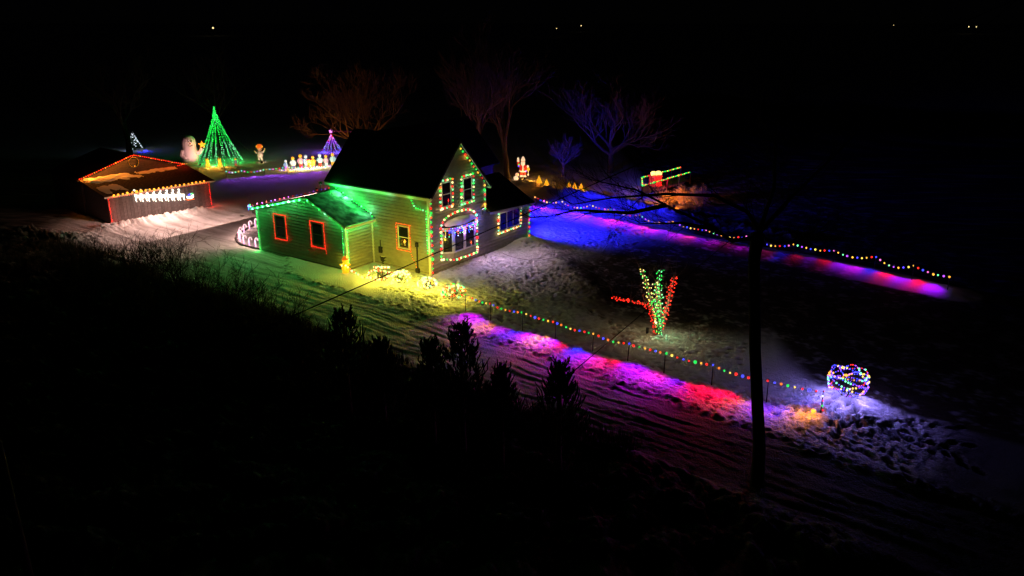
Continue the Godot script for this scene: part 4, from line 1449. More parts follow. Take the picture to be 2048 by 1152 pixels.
	fox.lathe(Vector3.ZERO, [Vector2(0, 0), Vector2(0.24, 0.03), Vector2(0.25, 0.25), Vector2(0.15, 0.6), Vector2(0.12, 0.68)], 10)
	fox.ball(Vector3(0, 0.8, 0.06), Vector3(0.17, 0.16, 0.2))
	fox.ball(Vector3(0, 0.75, 0.25), Vector3(0.07, 0.06, 0.12))
	var foxb := fox.save(GLOW["amberfig"])
	var ear := Mb.new()
	ear.lathe(Vector3.ZERO, [Vector2(0.06, 0), Vector2(0.0, 0.2)], 6)
	var earm := ear.save(GLOW["amberfig"])
	for q in [[-34.95, -91.1, "glowing amber sitting animal, left of the pair before the green cone"], [-33.75, -91.7, "glowing amber sitting animal, right of the pair before the green cone"]]:
		var a := thing("lighted_animal", q[2], "lighted animal", tp(on_ground(q[0], q[1]), 0.3), "pair of amber animals")
		part("body", foxb, a)
		for s in [-1, 1]:
			part("ear", earm, a, Vector3(0.1 * s, 0.92, 0.04))
			var lg := Mb.new()
			limb(lg, [Vector3(0.09 * s, 0.45, 0.16), Vector3(0.09 * s, 0.0, 0.24)], [0.06, 0.045], 6)
			part("leg", lg.save(GLOW["amberfig"]), a)
		lamp(a, a.position + Vector3(0.4, 0.7, 0.6), TINT["amber"], 1.1, 0.04)
	lighted_person("small lit figure with yellow hair sitting by the amber animals", on_ground(-32.5, -93.4), 0.9, "amberfig", "greyfig", "redfig", 0.1)
	var mu := thing("ground_lamp", "small warm lamp lighting the snow heap between the amber animals", "ground lamp", tp(on_ground(-34.3, -90.9)))
	var mm := Mb.new()
	mm.ball(Vector3(0, 0.06, 0), Vector3(0.2, 0.08, 0.15))
	part("lamp_shade", mm.save(GLOW["warm"]), mu)
	lamp(mu, mu.position + Vector3(0.1, 0.7, 0.2), TINT["amber"], 2.2)
	# crowd of lit figures left of the main roof
	var crowd := [[-25.9, -90.9, 1.15, "whitefig", "bluewhitefig", "pinkfig", "blue and white lit figure at the left end of the figure group"], [-25.2, -91.4, 1.45, "amberfig", "whitefig", "bluefig", "lit figure with a large amber head, second of the figure group"], [-24.5, -92.1, 1.6, "amberfig", "pinkfig", "redfig", "tall lit figure with amber head and pink coat in the figure group"], [-23.85, -92.0, 1.5, "whitefig", "bluewhitefig", "whitefig", "pale blue lit figure in the middle of the figure group"], [-23.1, -92.2, 1.35, "amberfig", "amberfig", "amberfig", "all amber lit figure in the figure group"], [-22.45, -92.9, 1.5, "whitefig", "mintfig", "redfig", "lit figure in white and green right of the amber one"], [-21.8, -93.2, 1.35, "amberfig", "pinkfig", "whitefig", "lit figure in pink and white near the roof edge"], [-21.1, -93.6, 1.5, "amberfig", "mintfig", "amberfig", "lit figure at the right end of the group, against the roof"]]
	for q in crowd:
		lighted_person(q[6], on_ground(q[0], q[1]), q[2], q[3], q[4], q[5], rng.randf_range(-0.4, 0.4))
	var hut := thing("lighted_booth", "small amber lit booth standing among the figure group", "booth", tp(on_ground(-23.4, -91.6), -0.3))
	var hb := Mb.new()
	hb.box(Vector3(0, 0.45, 0), Vector3(0.42, 0.9, 0.3), 0.03)
	part("panel", hb.save(GLOW["amberfig"]), hut)
	var hr := Mb.new()
	hr.box(Vector3(0, 0.95, 0), Vector3(0.56, 0.1, 0.42), 0.03)
	part("roof", hr.save(GLOW["redfig"]), hut)
	for q in [[-25.0, -90.3, "amber"], [-24.0, -90.9, "warm"], [-23.0, -91.2, "warm"], [-22.0, -92.0, "warm"]]:
		lamp(hut, on_ground(q[0], q[1], 0.55), TINT[q[2]], 2.2)
	light_string("multicoloured bulbs along the snow before the figure group", "", [on_ground(-26.4, -89.8, 0.12), on_ground(-25, -90.0, 0.1), on_ground(-23.4, -90.7, 0.12), on_ground(-21.0, -91.9, 0.15)], 0.24, ["violet", "white", "blue", "pinkbulb", "yellow", "cyan"], 0.06)
	var bench := thing("lighted_bench", "small bench of amber lights beside the white snow figure", "bench", tp(on_ground(-38.3, -91.0), 0.1))
	var bs := Mb.new()
	limb(bs, [Vector3(-1.1, 0.7, 0), Vector3(1.1, 0.62, 0)], [0.03, 0.03], 6)
	limb(bs, [Vector3(0.6, 0, 0), Vector3(0.6, 0.65, 0)], [0.03, 0.03], 6)
	part("rail", bs.save(M.dark), bench)
	var bb := Mb.new()
	for i in 9:
		bb.ball(Vector3(-1.0 + i * 0.25, 0.74 - i * 0.01, 0.05), Vector3.ONE * 0.05, 6)
	bb.ball(Vector3(0.6, 0.35, 0.06), Vector3(0.08, 0.16, 0.06), 6)
	part("bulbs", bb.save(GLOW["amber"]), bench, Vector3.ZERO, true)
	build_canes()
	build_lit_bushes()
	build_wrapped_tree()
	build_right_side()


func flood(o: Node3D, towards: Vector3, colour: Color, energy: float, half: float, lens: String, blend := 0.8) -> void:
	var d := towards.normalized()
	var m := Mb.new()
	limb(m, [Vector3(0, -0.2, 0), Vector3(0, 0.22, 0)], [0.025, 0.025], 6)
	part("stake", m.save(M.dark), o)
	var z := -d
	var x := UP.cross(z).normalized()
	var bs := Basis(x, z.cross(x), z)
	var h := Mb.new()
	h.box(Vector3(0, 0.3, 0), Vector3(0.26, 0.2, 0.12), 0.02, bs)
	part("housing", h.save(M.dark), o)
	var l := Mb.new()
	l.box(Vector3(0, 0.3, 0) + d * 0.065, Vector3(0.2, 0.14, 0.012), 0.004, bs)
	part("lens", l.save(GLOW[lens]), o)
	spot(o, o.global_transform * (Vector3(0, 0.3, 0) + d * 0.1), o.global_transform.basis * d, colour, energy, half, blend, 0.02)


func yard_figure(label: String, at: Vector3, yaw: float) -> void:
	var o := thing("yard_figure", label, "yard figure", tp(at, yaw))
	var b := Mb.new()
	b.lathe(Vector3.ZERO, [Vector2(0, 0.55), Vector2(0.3, 0.56), Vector2(0.36, 0.75), Vector2(0.33, 1.05), Vector2(0.22, 1.28), Vector2(0.12, 1.34)], 14)
	for s in [-1, 1]:
		limb(b, [Vector3(0.16 * s, 0.62, 0), Vector3(0.18 * s, 0.35, 0.02), Vector3(0.18 * s, 0.1, 0.02)], [0.16, 0.14, 0.12])
	part("body", b.save(M.grey_cloth), o)
	var bo := Mb.new()
	for s in [-1, 1]:
		bo.ball(Vector3(0.19 * s, 0.07, 0.08), Vector3(0.13, 0.09, 0.2))
	part("boots", bo.save(M.dark), o)
	var hd := Mb.new()
	hd.ball(Vector3(0, 1.55, 0.03), Vector3(0.27, 0.27, 0.26), 14)
	part("head", hd.save(M.skin), o)
	var nose := Mb.new()
	nose.ball(Vector3(0.02, 1.52, 0.3), Vector3(0.05, 0.05, 0.06))
	part("nose", nose.save(M.skin), o)
	var hat := Mb.new()
	hat.lathe(Vector3(0, 1.62, 0), [Vector2(0.34, 0), Vector2(0.36, 0.06), Vector2(0.3, 0.14), Vector2(0.3, 0.34), Vector2(0.2, 0.42), Vector2(0, 0.44)], 14)
	part("hat", hat.save(GLOW["hatglow"]), o)
	var ht := Mb.new()
	for s in [-1, 1]:
		ht.ball(Vector3(0.34 * s, 1.78, 0.02), Vector3(0.09, 0.12, 0.08))
	part("earflap", ht.save(GLOW["amberfig"]), o)
	var a := Mb.new()
	limb(a, [Vector3(0.26, 1.15, 0.02), Vector3(0.5, 1.18, 0.06), Vector3(0.62, 1.4, 0.08)], [0.12, 0.1, 0.085])
	part("arm", a.save(M.grey_cloth), o)
	var a2 := Mb.new()
	limb(a2, [Vector3(-0.26, 1.15, 0.02), Vector3(-0.45, 1.0, 0.06), Vector3(-0.5, 1.18, 0.2)], [0.12, 0.1, 0.085])
	part("arm", a2.save(M.grey_cloth), o)
	var g := Mb.new()
	g.ball(Vector3(0.66, 1.52, 0.08), Vector3(0.1, 0.13, 0.07))
	g.ball(Vector3(-0.52, 1.26, 0.24), Vector3(0.09, 0.12, 0.08))
	part("mitten", g.save(M.tan), o)


func lighted_person(label: String, at: Vector3, h: float, head: String, coat: String, base: String, yaw: float) -> void:
	var o := thing("lighted_figure", label, "lighted figure", tp(at, yaw), "group of small lit figures" if h > 1.0 else "")
	var k := h / 1.5
	var c := Mb.new()
	c.lathe(Vector3.ZERO, [Vector2(0.27 * k, 0.42 * k), Vector2(0.26 * k, 0.6 * k), Vector2(0.22 * k, 0.9 * k), Vector2(0.1 * k, 1.06 * k), Vector2(0, 1.08 * k)], 10)
	part("coat", c.save(GLOW[coat]), o)
	var b := Mb.new()
	for s in [-1, 1]:
		limb(b, [Vector3(0.1 * s * k, 0.45 * k, 0), Vector3(0.11 * s * k, 0, 0)], [0.1 * k, 0.09 * k], 7)
	part("legs", b.save(GLOW[base]), o)
	var hd := Mb.new()
	hd.ball(Vector3(0, 1.24 * k, 0.02), Vector3(0.2, 0.21, 0.19) * k, 10)
	part("head", hd.save(GLOW[head]), o)
	for s in [-1, 1]:
		var a := Mb.new()
		limb(a, [Vector3(0.2 * s * k, 0.92 * k, 0), Vector3(0.34 * s * k, 0.7 * k, 0.1 * k), Vector3(0.24 * s * k, 0.62 * k, 0.24 * k)], [0.075 * k, 0.065 * k, 0.06 * k], 7)
		part("arm", a.save(GLOW[coat]), o)


func build_canes() -> void:
	var pts := [[-21.12, -65.56], [-21.5, -64.8], [-21.7, -63.9], [-21.85, -62.95], [-21.85, -61.9], [-21.6, -60.9], [-21.2, -60.0], [-20.7, -59.3], [-20.1, -58.75], [-19.5, -58.35], [-18.95, -58.05]]
	var m := Mb.new()
	var c := [Vector3(0, -0.15, 0), Vector3(0, 0.5, 0)]
	for i in 7:
		var w := PI * i / 6.0
		c.append(Vector3(0.11 - cos(w) * 0.11, 0.55 + sin(w) * 0.13, 0))
	c.append(Vector3(0.22, 0.46, 0))
	var rr := []
	for i in c.size():
		rr.append(0.05)
	limb(m, c, rr, 7)
	var white := m.save(GLOW["canewhite"])
	var s := Mb.new()
	for i in 4:
		var y := 0.05 + i * 0.14
		s.tube(PackedVector3Array([Vector3(0, y, 0), Vector3(0, y + 0.05, 0)]), PackedFloat32Array([0.053, 0.053]), 7, false)
	var stripe := s.save(GLOW["pinkbulb"])
	for i in pts.size():
		var p := on_ground(pts[i][0], pts[i][1])
		var t := thing("candy_cane", "glowing pink and white candy cane edging the round bed behind the wing", "candy cane", tp(p, -0.3 + i * 0.12), "candy canes round the bed")
		part("cane", white, t)
		part("stripe", stripe, t)
		lamp(t, p + Vector3(-0.16, 0.45, 0.16), TINT["lotpink"], 0.34, 0.04)
	# kerb of the bed
	var k := thing("bed_edging", "curved low dark edging of the round bed behind the wing", "edging", tp(Vector3(-20, 0, -61)))
	var km := Mb.new()
	var pp := []
	var kr := []
	for q in pts:
		var d := Vector2(q[0], q[1]) - Vector2(-17.8, -62.5)
		d *= 1.06
		pp.append(on_ground(-17.8 + d.x, -62.5 + d.y, 0.04) - Vector3(-20, 0, -61))
		kr.append(0.1)
	limb(km, pp, kr, 6)
	part("edging", km.save(M.dark), k)


func build_lit_bushes() -> void:
	# yellow hydrant shaped figure at the wing corner
	var hy := thing("yard_figure", "bright yellow figurine with a red cap at the wing's front corner", "figurine", tp(on_ground(-11.35, -51.8)))
	var m := Mb.new()
	m.lathe(Vector3.ZERO, [Vector2(0.0, 0), Vector2(0.24, 0.02), Vector2(0.27, 0.3), Vector2(0.24, 0.55), Vector2(0.16, 0.68)], 12)
	part("body", m.save(GLOW["hydrant"]), hy)
	var h := Mb.new()
	h.ball(Vector3(0, 0.82, 0), Vector3(0.19, 0.19, 0.19), 12)
	part("head", h.save(GLOW["hydrant"]), hy)
	for s in [-1, 1]:
		var a := Mb.new()
		limb(a, [Vector3(0.2 * s, 0.55, 0), Vector3(0.36 * s, 0.6, 0.06)], [0.075, 0.06], 7)
		part("arm", a.save(GLOW["hydrant"]), hy)
	var c := Mb.new()
	c.lathe(Vector3(0, 0.94, 0), [Vector2(0.22, 0), Vector2(0.21, 0.06), Vector2(0.13, 0.08), Vector2(0.12, 0.22), Vector2(0, 0.24)], 12)
	part("hat", c.save(GLOW["hatglow"]), hy)
	lamp(hy, hy.position + Vector3(0.1, 0.5, 0.45), TINT["amber"], 0.2)
	light_string("warm white bulbs looped over the snow from the yellow figurine to the first bush", "", [on_ground(-11.55, -51.7, 0.55), on_ground(-11.2, -51.45, 0.6), on_ground(-10.7, -51.1, 0.3), on_ground(-10.0, -50.6, 0.1), on_ground(-9.4, -50.4, 0.12), on_ground(-8.9, -50.3, 0.2)], 0.2, ["warm", "orange", "mint", "warm", "orange"], 0.055, {"energy": 0.9, "every": 1.9, "tints": ["bushyellow"], "shift": Vector3(0.25, 0.3, -0.1)})
	# a rock garden planter in the corner
	var pl := thing("planter", "snow topped planter against the wall in the inner corner", "planter", tp(on_ground(-8.9, -54.2)))
	var pm := Mb.new()
	pm.lathe(Vector3.ZERO, [Vector2(0.42, 0), Vector2(0.5, 0.55), Vector2(0.44, 0.56)], 12)
	part("pot", pm.save(M.dark), pl)
	var ps := Mb.new()
	ps.ball(Vector3(0, 0.58, 0), Vector3(0.46, 0.2, 0.46))
	part("snow_cap", ps.save(M.snow), pl)
	var G := "lit shrubs in front of the house"
	var specs := [[-8.6, -50.0, 1.15, 0.85, "wide shrub ringed with red and warm bulbs below the tall left wall", 64, "ring"], [-7.25, -49.6, 0.95, 0.62, "shrub packed with warm white bulbs, second from the low wing", 58, "full"], [-5.4, -48.3, 0.85, 0.62, "shrub packed with warm white bulbs below the tall corner", 58, "full"], [-3.6, -46.3, 1.05, 0.75, "shrub dotted with red, green and white bulbs beside the first stake", 62, "dots"]]
	for q in specs:
		rng.seed = int(q[5]) + int(q[2] * 100)
		var p := on_ground(q[0], q[1])
		var o := shrub(q[4], p, q[2], 300 + int(q[5]) + int(q[0] * 3), {"called": "lit_shrub", "stems": 8, "depth": 3, "group": G, "thin": 0.006})
		var jo := {}
		var rad: float = q[3]
		var n: int = q[5]
		for i in n:
			var w := rng.randf() * TAU
			var v := rng.randf_range(-0.25, 1.0)
			var pos := Vector3(cos(w) * sqrt(maxf(1 - v * v, 0.05)) * rad, q[2] * 0.45 + v * q[2] * 0.45, sin(w) * sqrt(maxf(1 - v * v, 0.05)) * rad)
			var cols := ["warm", "warm", "mint", "warm", "amber"]
			if q[6] == "ring":
				var t := float(i) / n
				if t < 0.62:
					pos = Vector3(cos(t / 0.62 * TAU) * rad, q[2] * 0.42 + sin(t / 0.62 * TAU * 2 + 1) * 0.1, sin(t / 0.62 * TAU) * rad)
				else:
					var tt := (t - 0.62) / 0.38
					pos = Vector3(cos(tt * TAU) * rad * 0.55, q[2] * 0.85 + sin(tt * TAU) * 0.12, sin(tt * TAU) * rad * 0.5)
				pos += Vector3(rng.randf_range(-0.04, 0.04), rng.randf_range(-0.04, 0.04), rng.randf_range(-0.04, 0.04))
				cols = ["warm", "mint", "red", "warm", "orange"]
			elif q[6] == "dots":
				cols = ["red", "warm", "mint", "orange", "green", "warm"]
			var col: String = cols[i % cols.size()]
			if not jo.has(col):
				jo[col] = Mb.new()
			jo[col].ball(pos, Vector3.ONE * rng.randf_range(0.045, 0.075), 6)
		var am := ArrayMesh.new()
		for col in jo:
			jo[col].save(GLOW[col], am)
		part("bulbs", am, o, Vector3.ZERO, true)
		var e := 0.5 if q[6] == "dots" else 0.95
		for w in 5:
			lamp(o, p + Vector3(cos(w * 1.257 + 0.5) * (rad + 0.12), q[2] * 0.6, sin(w * 1.257 + 0.5) * (rad + 0.12)), TINT["bushyellow"], e, 0.05)
		lamp(o, p + Vector3(0, q[2] + 0.15, 0), TINT["bushyellow"], e, 0.05)


func build_wrapped_tree() -> void:
	rng.seed = 400
	var base := on_ground(8.04, -40.7)
	var t := thing("wrapped_tree", "small bare tree with limbs wrapped in red, white and green lights", "tree", tp(base))
	var o3 := Vector3(8.04, 0, -40.7)
	var limbs := [
		[["red"], [Vector3(7.95, 0.1, -40.6), Vector3(7.8, 0.85, -40.5), Vector3(7.5, 1.7, -40.4), Vector3(7.15, 2.0, -40.4), Vector3(6.4, 2.12, -40.4), Vector3(5.45, 2.35, -40.4)]],
		[["warm", "yellow", "green"], [Vector3(8.0, 0.2, -40.6), Vector3(7.85, 1.2, -40.7), Vector3(7.5, 2.2, -40.8), Vector3(7.25, 3.1, -40.9), Vector3(6.97, 3.75, -41)]],
		[["warm", "green", "mint", "yellow"], [Vector3(8.05, 0.2, -40.7), Vector3(7.95, 1.3, -40.7), Vector3(7.85, 2.3, -40.8), Vector3(7.75, 3.1, -40.8)]],
		[["green", "mint", "green"], [Vector3(8.12, 0.1, -40.7), Vector3(8.15, 1.0, -40.6), Vector3(8.05, 2.0, -40.8), Vector3(7.95, 3.0, -41), Vector3(8.05, 3.75, -41.1)]],
		[["green"], [Vector3(8.0, 0.3, -40.5), Vector3(7.85, 1.3, -40.3), Vector3(7.5, 2.35, -40.2)]],
		[["red"], [Vector3(8.2, 0.5, -40.7), Vector3(8.4, 1.3, -40.8), Vector3(8.62, 2.3, -41), Vector3(8.78, 3.1, -41.1), Vector3(8.85, 3.3, -41.1)]]]
	var tr := Mb.new()
	limb(tr, [Vector3(0.1, -0.3, 0), Vector3(0.02, 0.2, 0), Vector3(0, 0.55, 0)], [0.26, 0.2, 0.17], 9)
	part("trunk", tr.save(M.bark), t)
	for l in limbs:
		var pp := []
		var rr := []
		for i in l[1].size():
			pp.append(l[1][i] - o3)
			rr.append(lerpf(0.09, 0.03, float(i) / (l[1].size() - 1)))
		var m := Mb.new()
		limb(m, pp, rr, 7)
		for i in range(1, pp.size()):
			for k in 2:
				grow(m, pp[i], (UP + Vector3(rng.randf_range(-0.9, 0.9), 0, rng.randf_range(-0.9, 0.9))).normalized(), rng.randf_range(0.4, 0.8), 0.012, 2, {"bend": 0.25, "kids": 2, "thin": 0.005})
		var lb := part("limb", m.save(M.twig_light), t)
		var jo := {}
		var k := 0
		for p in along(pp, 0.045):
			var w := k * 1.1
			var col: String = l[0][k % l[0].size()]
			var fat := 1.2 if col == "red" else 1.0
			if not jo.has(col):
				jo[col] = Mb.new()
			jo[col].ball(p + Vector3(cos(w), rng.randf_range(-0.5, 0.5), sin(w)) * rng.randf_range(0.07, 0.2), Vector3.ONE * rng.randf_range(0.024, 0.04) * fat, 6)
			k += 1
		var am := ArrayMesh.new()
		for col in jo:
			jo[col].save(GLOW[col], am)
		part("bulbs", am, lb, Vector3.ZERO, true)
	for q in [[Vector3(-0.2, 0.9, 0.35), "bushwarm", 0.5], [Vector3(0.3, 0.8, 0.35), "mint", 0.28], [Vector3(0.1, 1.8, 0.4), "bushwarm", 0.6], [Vector3(-0.2, 2.6, 0.4), "bushwarm", 0.6], [Vector3(-1.2, 2.3, 0.4), "red", 0.15], [Vector3(0.6, 2.2, 0.3), "red", 0.12], [Vector3(0.4, 1.2, -0.4), "bushwarm", 0.4]]:
		lamp(t, base + q[0], TINT[q[1]], q[2], 0.05)
	var bx := thing("power_box", "small dark power box in the snow at the wrapped tree's foot", "power box", tp(on_ground(7.45, -40.75), 0.3))
	var bm := Mb.new()
	bm.box(Vector3(0, 0.18, 0), Vector3(0.14, 0.36, 0.1), 0.02)
	part("housing", bm.save(M.dark), bx)
	# shrub at the end of the front fence, wound with multicoloured strings
	var sb := on_ground(15.05, -32.4)
	var s := shrub("rounded shrub wound with multicoloured strings at the end of the front fence", sb, 1.35, 440, {"called": "lit_shrub", "stems": 12, "depth": 3, "thin": 0.005})
	var jo := {}
	var cols := ["blue", "violet", "amber", "blue", "violet", "blue", "blue", "yellow", "blue", "red", "violet", "mint", "blue"]
	var k := 0
	for ring in 7:
		var y0 := 0.4 + ring * 0.145
		var n := 44
		for i in n:
			var w := TAU * i / n
			var rad := 0.86 * (1.0 - 0.25 * pow(absf(ring - 2.5) / 3.5, 2)) * (0.7 if ring == 6 else 1.0)
			var p := Vector3(cos(w) * rad, y0 + 0.10 * sin(w * 3 + ring * 1.7), sin(w) * rad) + Vector3(rng.randf_range(-0.02, 0.02), rng.randf_range(-0.015, 0.015), rng.randf_range(-0.02, 0.02))
			var col: String = cols[(k / 3 + (k % 3) * (ring % 2)) % cols.size()]
			if not jo.has(col):
				jo[col] = Mb.new()
			var br := 0.046 if col in ["amber", "yellow", "mint"] else 0.028
			jo[col].ball(p, Vector3.ONE * br, 6)
			k += 1
	var am := ArrayMesh.new()
	for col in jo:
		jo[col].save(GLOW[col], am)
	part("bulbs", am, s, Vector3.ZERO, true)
	for w in 6:
		lamp(s, sb + Vector3(cos(w * 1.05) * 1.05, 0.45, sin(w * 1.05) * 1.05), TINT["coolviolet"], 0.9, 0.05)
	lamp(s, sb + Vector3(-1.7, 0.5, 0.3), TINT["bluepool"], 0.25, 0.04)


func build_right_side() -> void:
	# figure in a red suit, waving
	var at := on_ground(1.18, -84.6)
	var o := thing("lighted_figure", "lit waving figure in a red suit with white beard behind the house", "lighted figure", tp(at, -0.1))
	var c := Mb.new()
	c.lathe(Vector3.ZERO, [Vector2(0.36, 0.98), Vector2(0.4, 1.1), Vector2(0.36, 1.4), Vector2(0.28, 1.62), Vector2(0.12, 1.72)], 12)
	limb(c, [Vector3(-0.26, 1.5, 0), Vector3(-0.5, 1.62, 0.04), Vector3(-0.52, 1.98, 0.06)], [0.13, 0.12, 0.1])
	limb(c, [Vector3(0.26, 1.52, 0), Vector3(0.45, 1.3, 0.06), Vector3(0.5, 1.12, 0.1)], [0.13, 0.11, 0.1])
	for s in [-1, 1]:
		limb(c, [Vector3(0.17 * s, 1.0, 0), Vector3(0.18 * s, 0.5, 0)], [0.17, 0.13])
	part("suit", c.save(GLOW["suitred"]), o)
	var w := Mb.new()
	w.lathe(Vector3.ZERO, [Vector2(0.36, 0.9), Vector2(0.43, 0.94), Vector2(0.42, 1.03), Vector2(0.36, 1.06)], 12)
	for s in [-1, 1]:
		w.lathe(Vector3(0.18 * s, 0.34, 0), [Vector2(0.14, 0), Vector2(0.17, 0.05), Vector2(0.14, 0.2)], 8)
	limb(w, [Vector3(-0.52, 1.98, 0.06), Vector3(-0.52, 2.1, 0.06)], [0.13, 0.13])
	w.box(Vector3(0.02, 1.3, 0.36), Vector3(0.12, 0.55, 0.08), 0.03)
	part("fur_trim", w.save(GLOW["cream"]), o)
	var bt := Mb.new()
	for s in [-1, 1]:
		limb(bt, [Vector3(0.18 * s, 0.36, 0), Vector3(0.18 * s, 0.06, 0), Vector3(0.2 * s, 0.06, 0.2)], [0.12, 0.12, 0.09])
	part("boots", bt.save(M.dark), o)
	var hd := Mb.new()
	hd.ball(Vector3(0, 1.98, 0.02), Vector3(0.2, 0.24, 0.2), 12)
	part("head", hd.save(GLOW["skinglow"]), o)
	var bd := Mb.new()
	bd.lathe(Vector3(0, 1.42, 0.14), [Vector2(0, 0), Vector2(0.16, 0.15), Vector2(0.24, 0.42), Vector2(0.2, 0.55)], 10)
	part("beard", bd.save(GLOW["cream"]), o)
	var ht := Mb.new()
	ht.lathe(Vector3(0, 2.1, 0), [Vector2(0.24, 0), Vector2(0.24, 0.09), Vector2(0.19, 0.1), Vector2(0.15, 0.28), Vector2(0.04, 0.42)], 10)
	part("hat", ht.save(GLOW["cream"]), o)
	var hn := Mb.new()
	hn.ball(Vector3(-0.52, 2.26, 0.06), Vector3(0.11, 0.18, 0.07))
	hn.ball(Vector3(0.52, 1.5, 0.12), Vector3(0.12, 0.14, 0.09))
	part("mitten", hn.save(GLOW["cream"]), o)
	for q in [[Vector3(-0.42, 1.68, 0.16), "green"], [Vector3(-0.46, 1.5, 0.16), "blue"], [Vector3(0.34, 1.02, 0.36), "violet"]]:
		var b := Mb.new()
		b.ball(q[0], Vector3.ONE * 0.08, 8)
		part("bulb", b.save(GLOW[q[1]]), o)
	lamp(o, at + Vector3(0.1, 0.9, 0.8), TINT["amber"], 1.2, 0.06)
	lamp(o, at + Vector3(0.7, 0.45, 0.5), TINT["amber"], 0.9, 0.06)
	var ln := thing("lighted_lantern", "amber lantern held by the red suited figure", "lantern", tp(at + Vector3(0.55, 0, 0.15)))
	var lm := Mb.new()
	lm.lathe(Vector3(0, 1.0, 0), [Vector2(0.04, 0), Vector2(0.16, 0.1), Vector2(0.17, 0.3), Vector2(0.04, 0.45)], 8)
	part("lamp_glass", lm.save(GLOW["amberfig"]), ln)
	var lh := Mb.new()
	limb(lh, [Vector3(0, 0.55, 0), Vector3(0, 1.0, 0)], [0.03, 0.03], 6)
	lh.ball(Vector3(0, 0.6, 0), Vector3(0.06, 0.16, 0.06))
	part("tassel", lh.save(GLOW["cream"]), ln)
	var sk := thing("lighted_parcel", "pile shaped cream lit parcel at the red suited figure's feet", "parcel", tp(at + Vector3(-0.75, 0, 0.1)))
	var sm := Mb.new()
	sm.ball(Vector3(0, 0.22, 0), Vector3(0.26, 0.26, 0.22))
	part("bundle", sm.save(GLOW["cream"]), sk)
	var s2 := Mb.new()
	s2.ball(Vector3(0.12, 0.6, 0), Vector3(0.2, 0.2, 0.18))
	part("bundle", s2.save(GLOW["skinglow"]), sk)
	# five small amber light trees
	var places := ["nearest to the red suited figure", "second from the red suited figure", "left of the three standing together", "middle one of the three standing together", "rightmost of the three standing together"]
	var i := 0
	for q in [[2.79, -81.1, 0.85], [3.54, -80.6, 0.78], [5.76, -79.4, 0.78], [6.3, -79.1, 0.72], [6.94, -78.9, 0.75]]:
		var p := on_ground(q[0], q[1])
		var t := thing("lighted_tree", "small amber light tree, " + places[i], "light tree", tp(p), "row of small amber light trees")
		var fm := Mb.new()
		for k in 6:
			var w2 := TAU * k / 6
			limb(fm, [Vector3(cos(w2) * 0.26, 0, sin(w2) * 0.26), Vector3(0, q[2], 0)], [0.012, 0.012], 4)
		part("frame", fm.save(M.dark), t)
		var bm := Mb.new()
		for k in 70:
			var f := sqrt((k + 0.5) / 70.0)
			var w2 := k * 2.4
			bm.ball(Vector3(cos(w2) * 0.28 * f, q[2] * (1 - f) + 0.03, sin(w2) * 0.28 * f), Vector3.ONE * 0.04, 6)
		part("bulbs", bm.save(GLOW["amberbulb"]), t, Vector3.ZERO, true)
		lamp(t, p + Vector3(0.05, 0.4, 0.5), TINT["flame"], 0.35, 0.05)
		i += 1
	# raised deck with lit rails and a glowing red gift on it
	var D := thing("footbridge", "wooden footbridge in the dark field with rails strung in green and red lights", "footbridge", tp(Vector3(15.3, 0, -79.7)))
	var A := Vector3(12.45, 0, -75.0) - D.position
	var Bq := Vector3(13.05, 0, -79.2) - D.position
	var Cq := Vector3(18.56, 0, -82.2) - D.position
	var Dq := Vector3(18.1, 0, -84.9) - D.position
	for k in 16:
		var f := (k + 0.5) / 16.0
		var pa := A.lerp(Cq, f)
		var pb := Bq.lerp(Dq, f)
		var pm := Mb.new()
		var ax := (pb - pa).normalized()
		pm.box((pa + pb) * 0.5 + UP * 0.4, Vector3(pa.distance_to(pb), 0.05, 0.5), 0.01, Basis(ax, UP, ax.cross(UP)))
		part("plank", pm.save(M.wood), D)
	for line in [[A, Cq], [Bq, Dq], [A, Bq]]:
		var rm := Mb.new()
		limb(rm, [line[0] + UP * 1.24, line[1] + UP * 1.24], [0.04, 0.04], 6)
		part("rail", rm.save(M.wood), D)
		for k in 5:
			if line[1] == Bq and k > 0 and k < 4:
				continue
			var p: Vector3 = line[0].lerp(line[1], k / 4.0)
			var pm := Mb.new()
			pm.box(p + UP * 0.55, Vector3(0.09, 1.4, 0.09), 0.01)
			part("post", pm.save(M.wood), D)
	var g2r := ["green", "green", "amber", "green", "red", "green", "yellow"]
	var up := D.position + UP * 1.32
	light_string("green, amber and red bulbs along the footbridge's near rail and end", "footbridge rail lights", [Bq + up, A + up, Cq + up], 0.3, g2r, 0.07, {"energy": 0.15, "every": 2.5, "tints": ["flame", "green"]})
	light_string("green, amber and red bulbs along the footbridge's far rail", "footbridge rail lights", [Bq + up, Dq + up], 0.3, g2r, 0.07, {"energy": 0.1, "every": 2.5, "tints": ["green", "flame"]})
	var gp := D.position + Bq.lerp(Dq, 0.3) * 0.6 + A.lerp(Cq, 0.3) * 0.4 + UP * 0.43
	var gf := thing("lighted_gift", "glowing red gift box with an amber bow on the footbridge", "gift", tp(gp, 0.4))
	var gm := Mb.new()
	gm.box(Vector3(0, 0.55, 0), Vector3(0.95, 1.1, 0.95), 0.04)
	part("box", gm.save(GLOW["giftred"]), gf)
	var gr := Mb.new()
	for k in 60:
		gr.ball(Vector3(rng.randf_range(-0.48, 0.48), rng.randf_range(0.05, 1.1), 0.5 if k % 2 else rng.randf_range(-0.5, 0.5)), Vector3.ONE * 0.04, 6)
	part("bulbs", gr.save(GLOW["red"]), gf, Vector3.ZERO, true)
	var gb := Mb.new()
	for s in [-1, 1]:
		gb.ball(Vector3(0.28 * s, 1.3, 0), Vector3(0.34, 0.2, 0.22))
		gb.ball(Vector3(0.5 * s, 1.2, 0.1), Vector3(0.16, 0.12, 0.14))
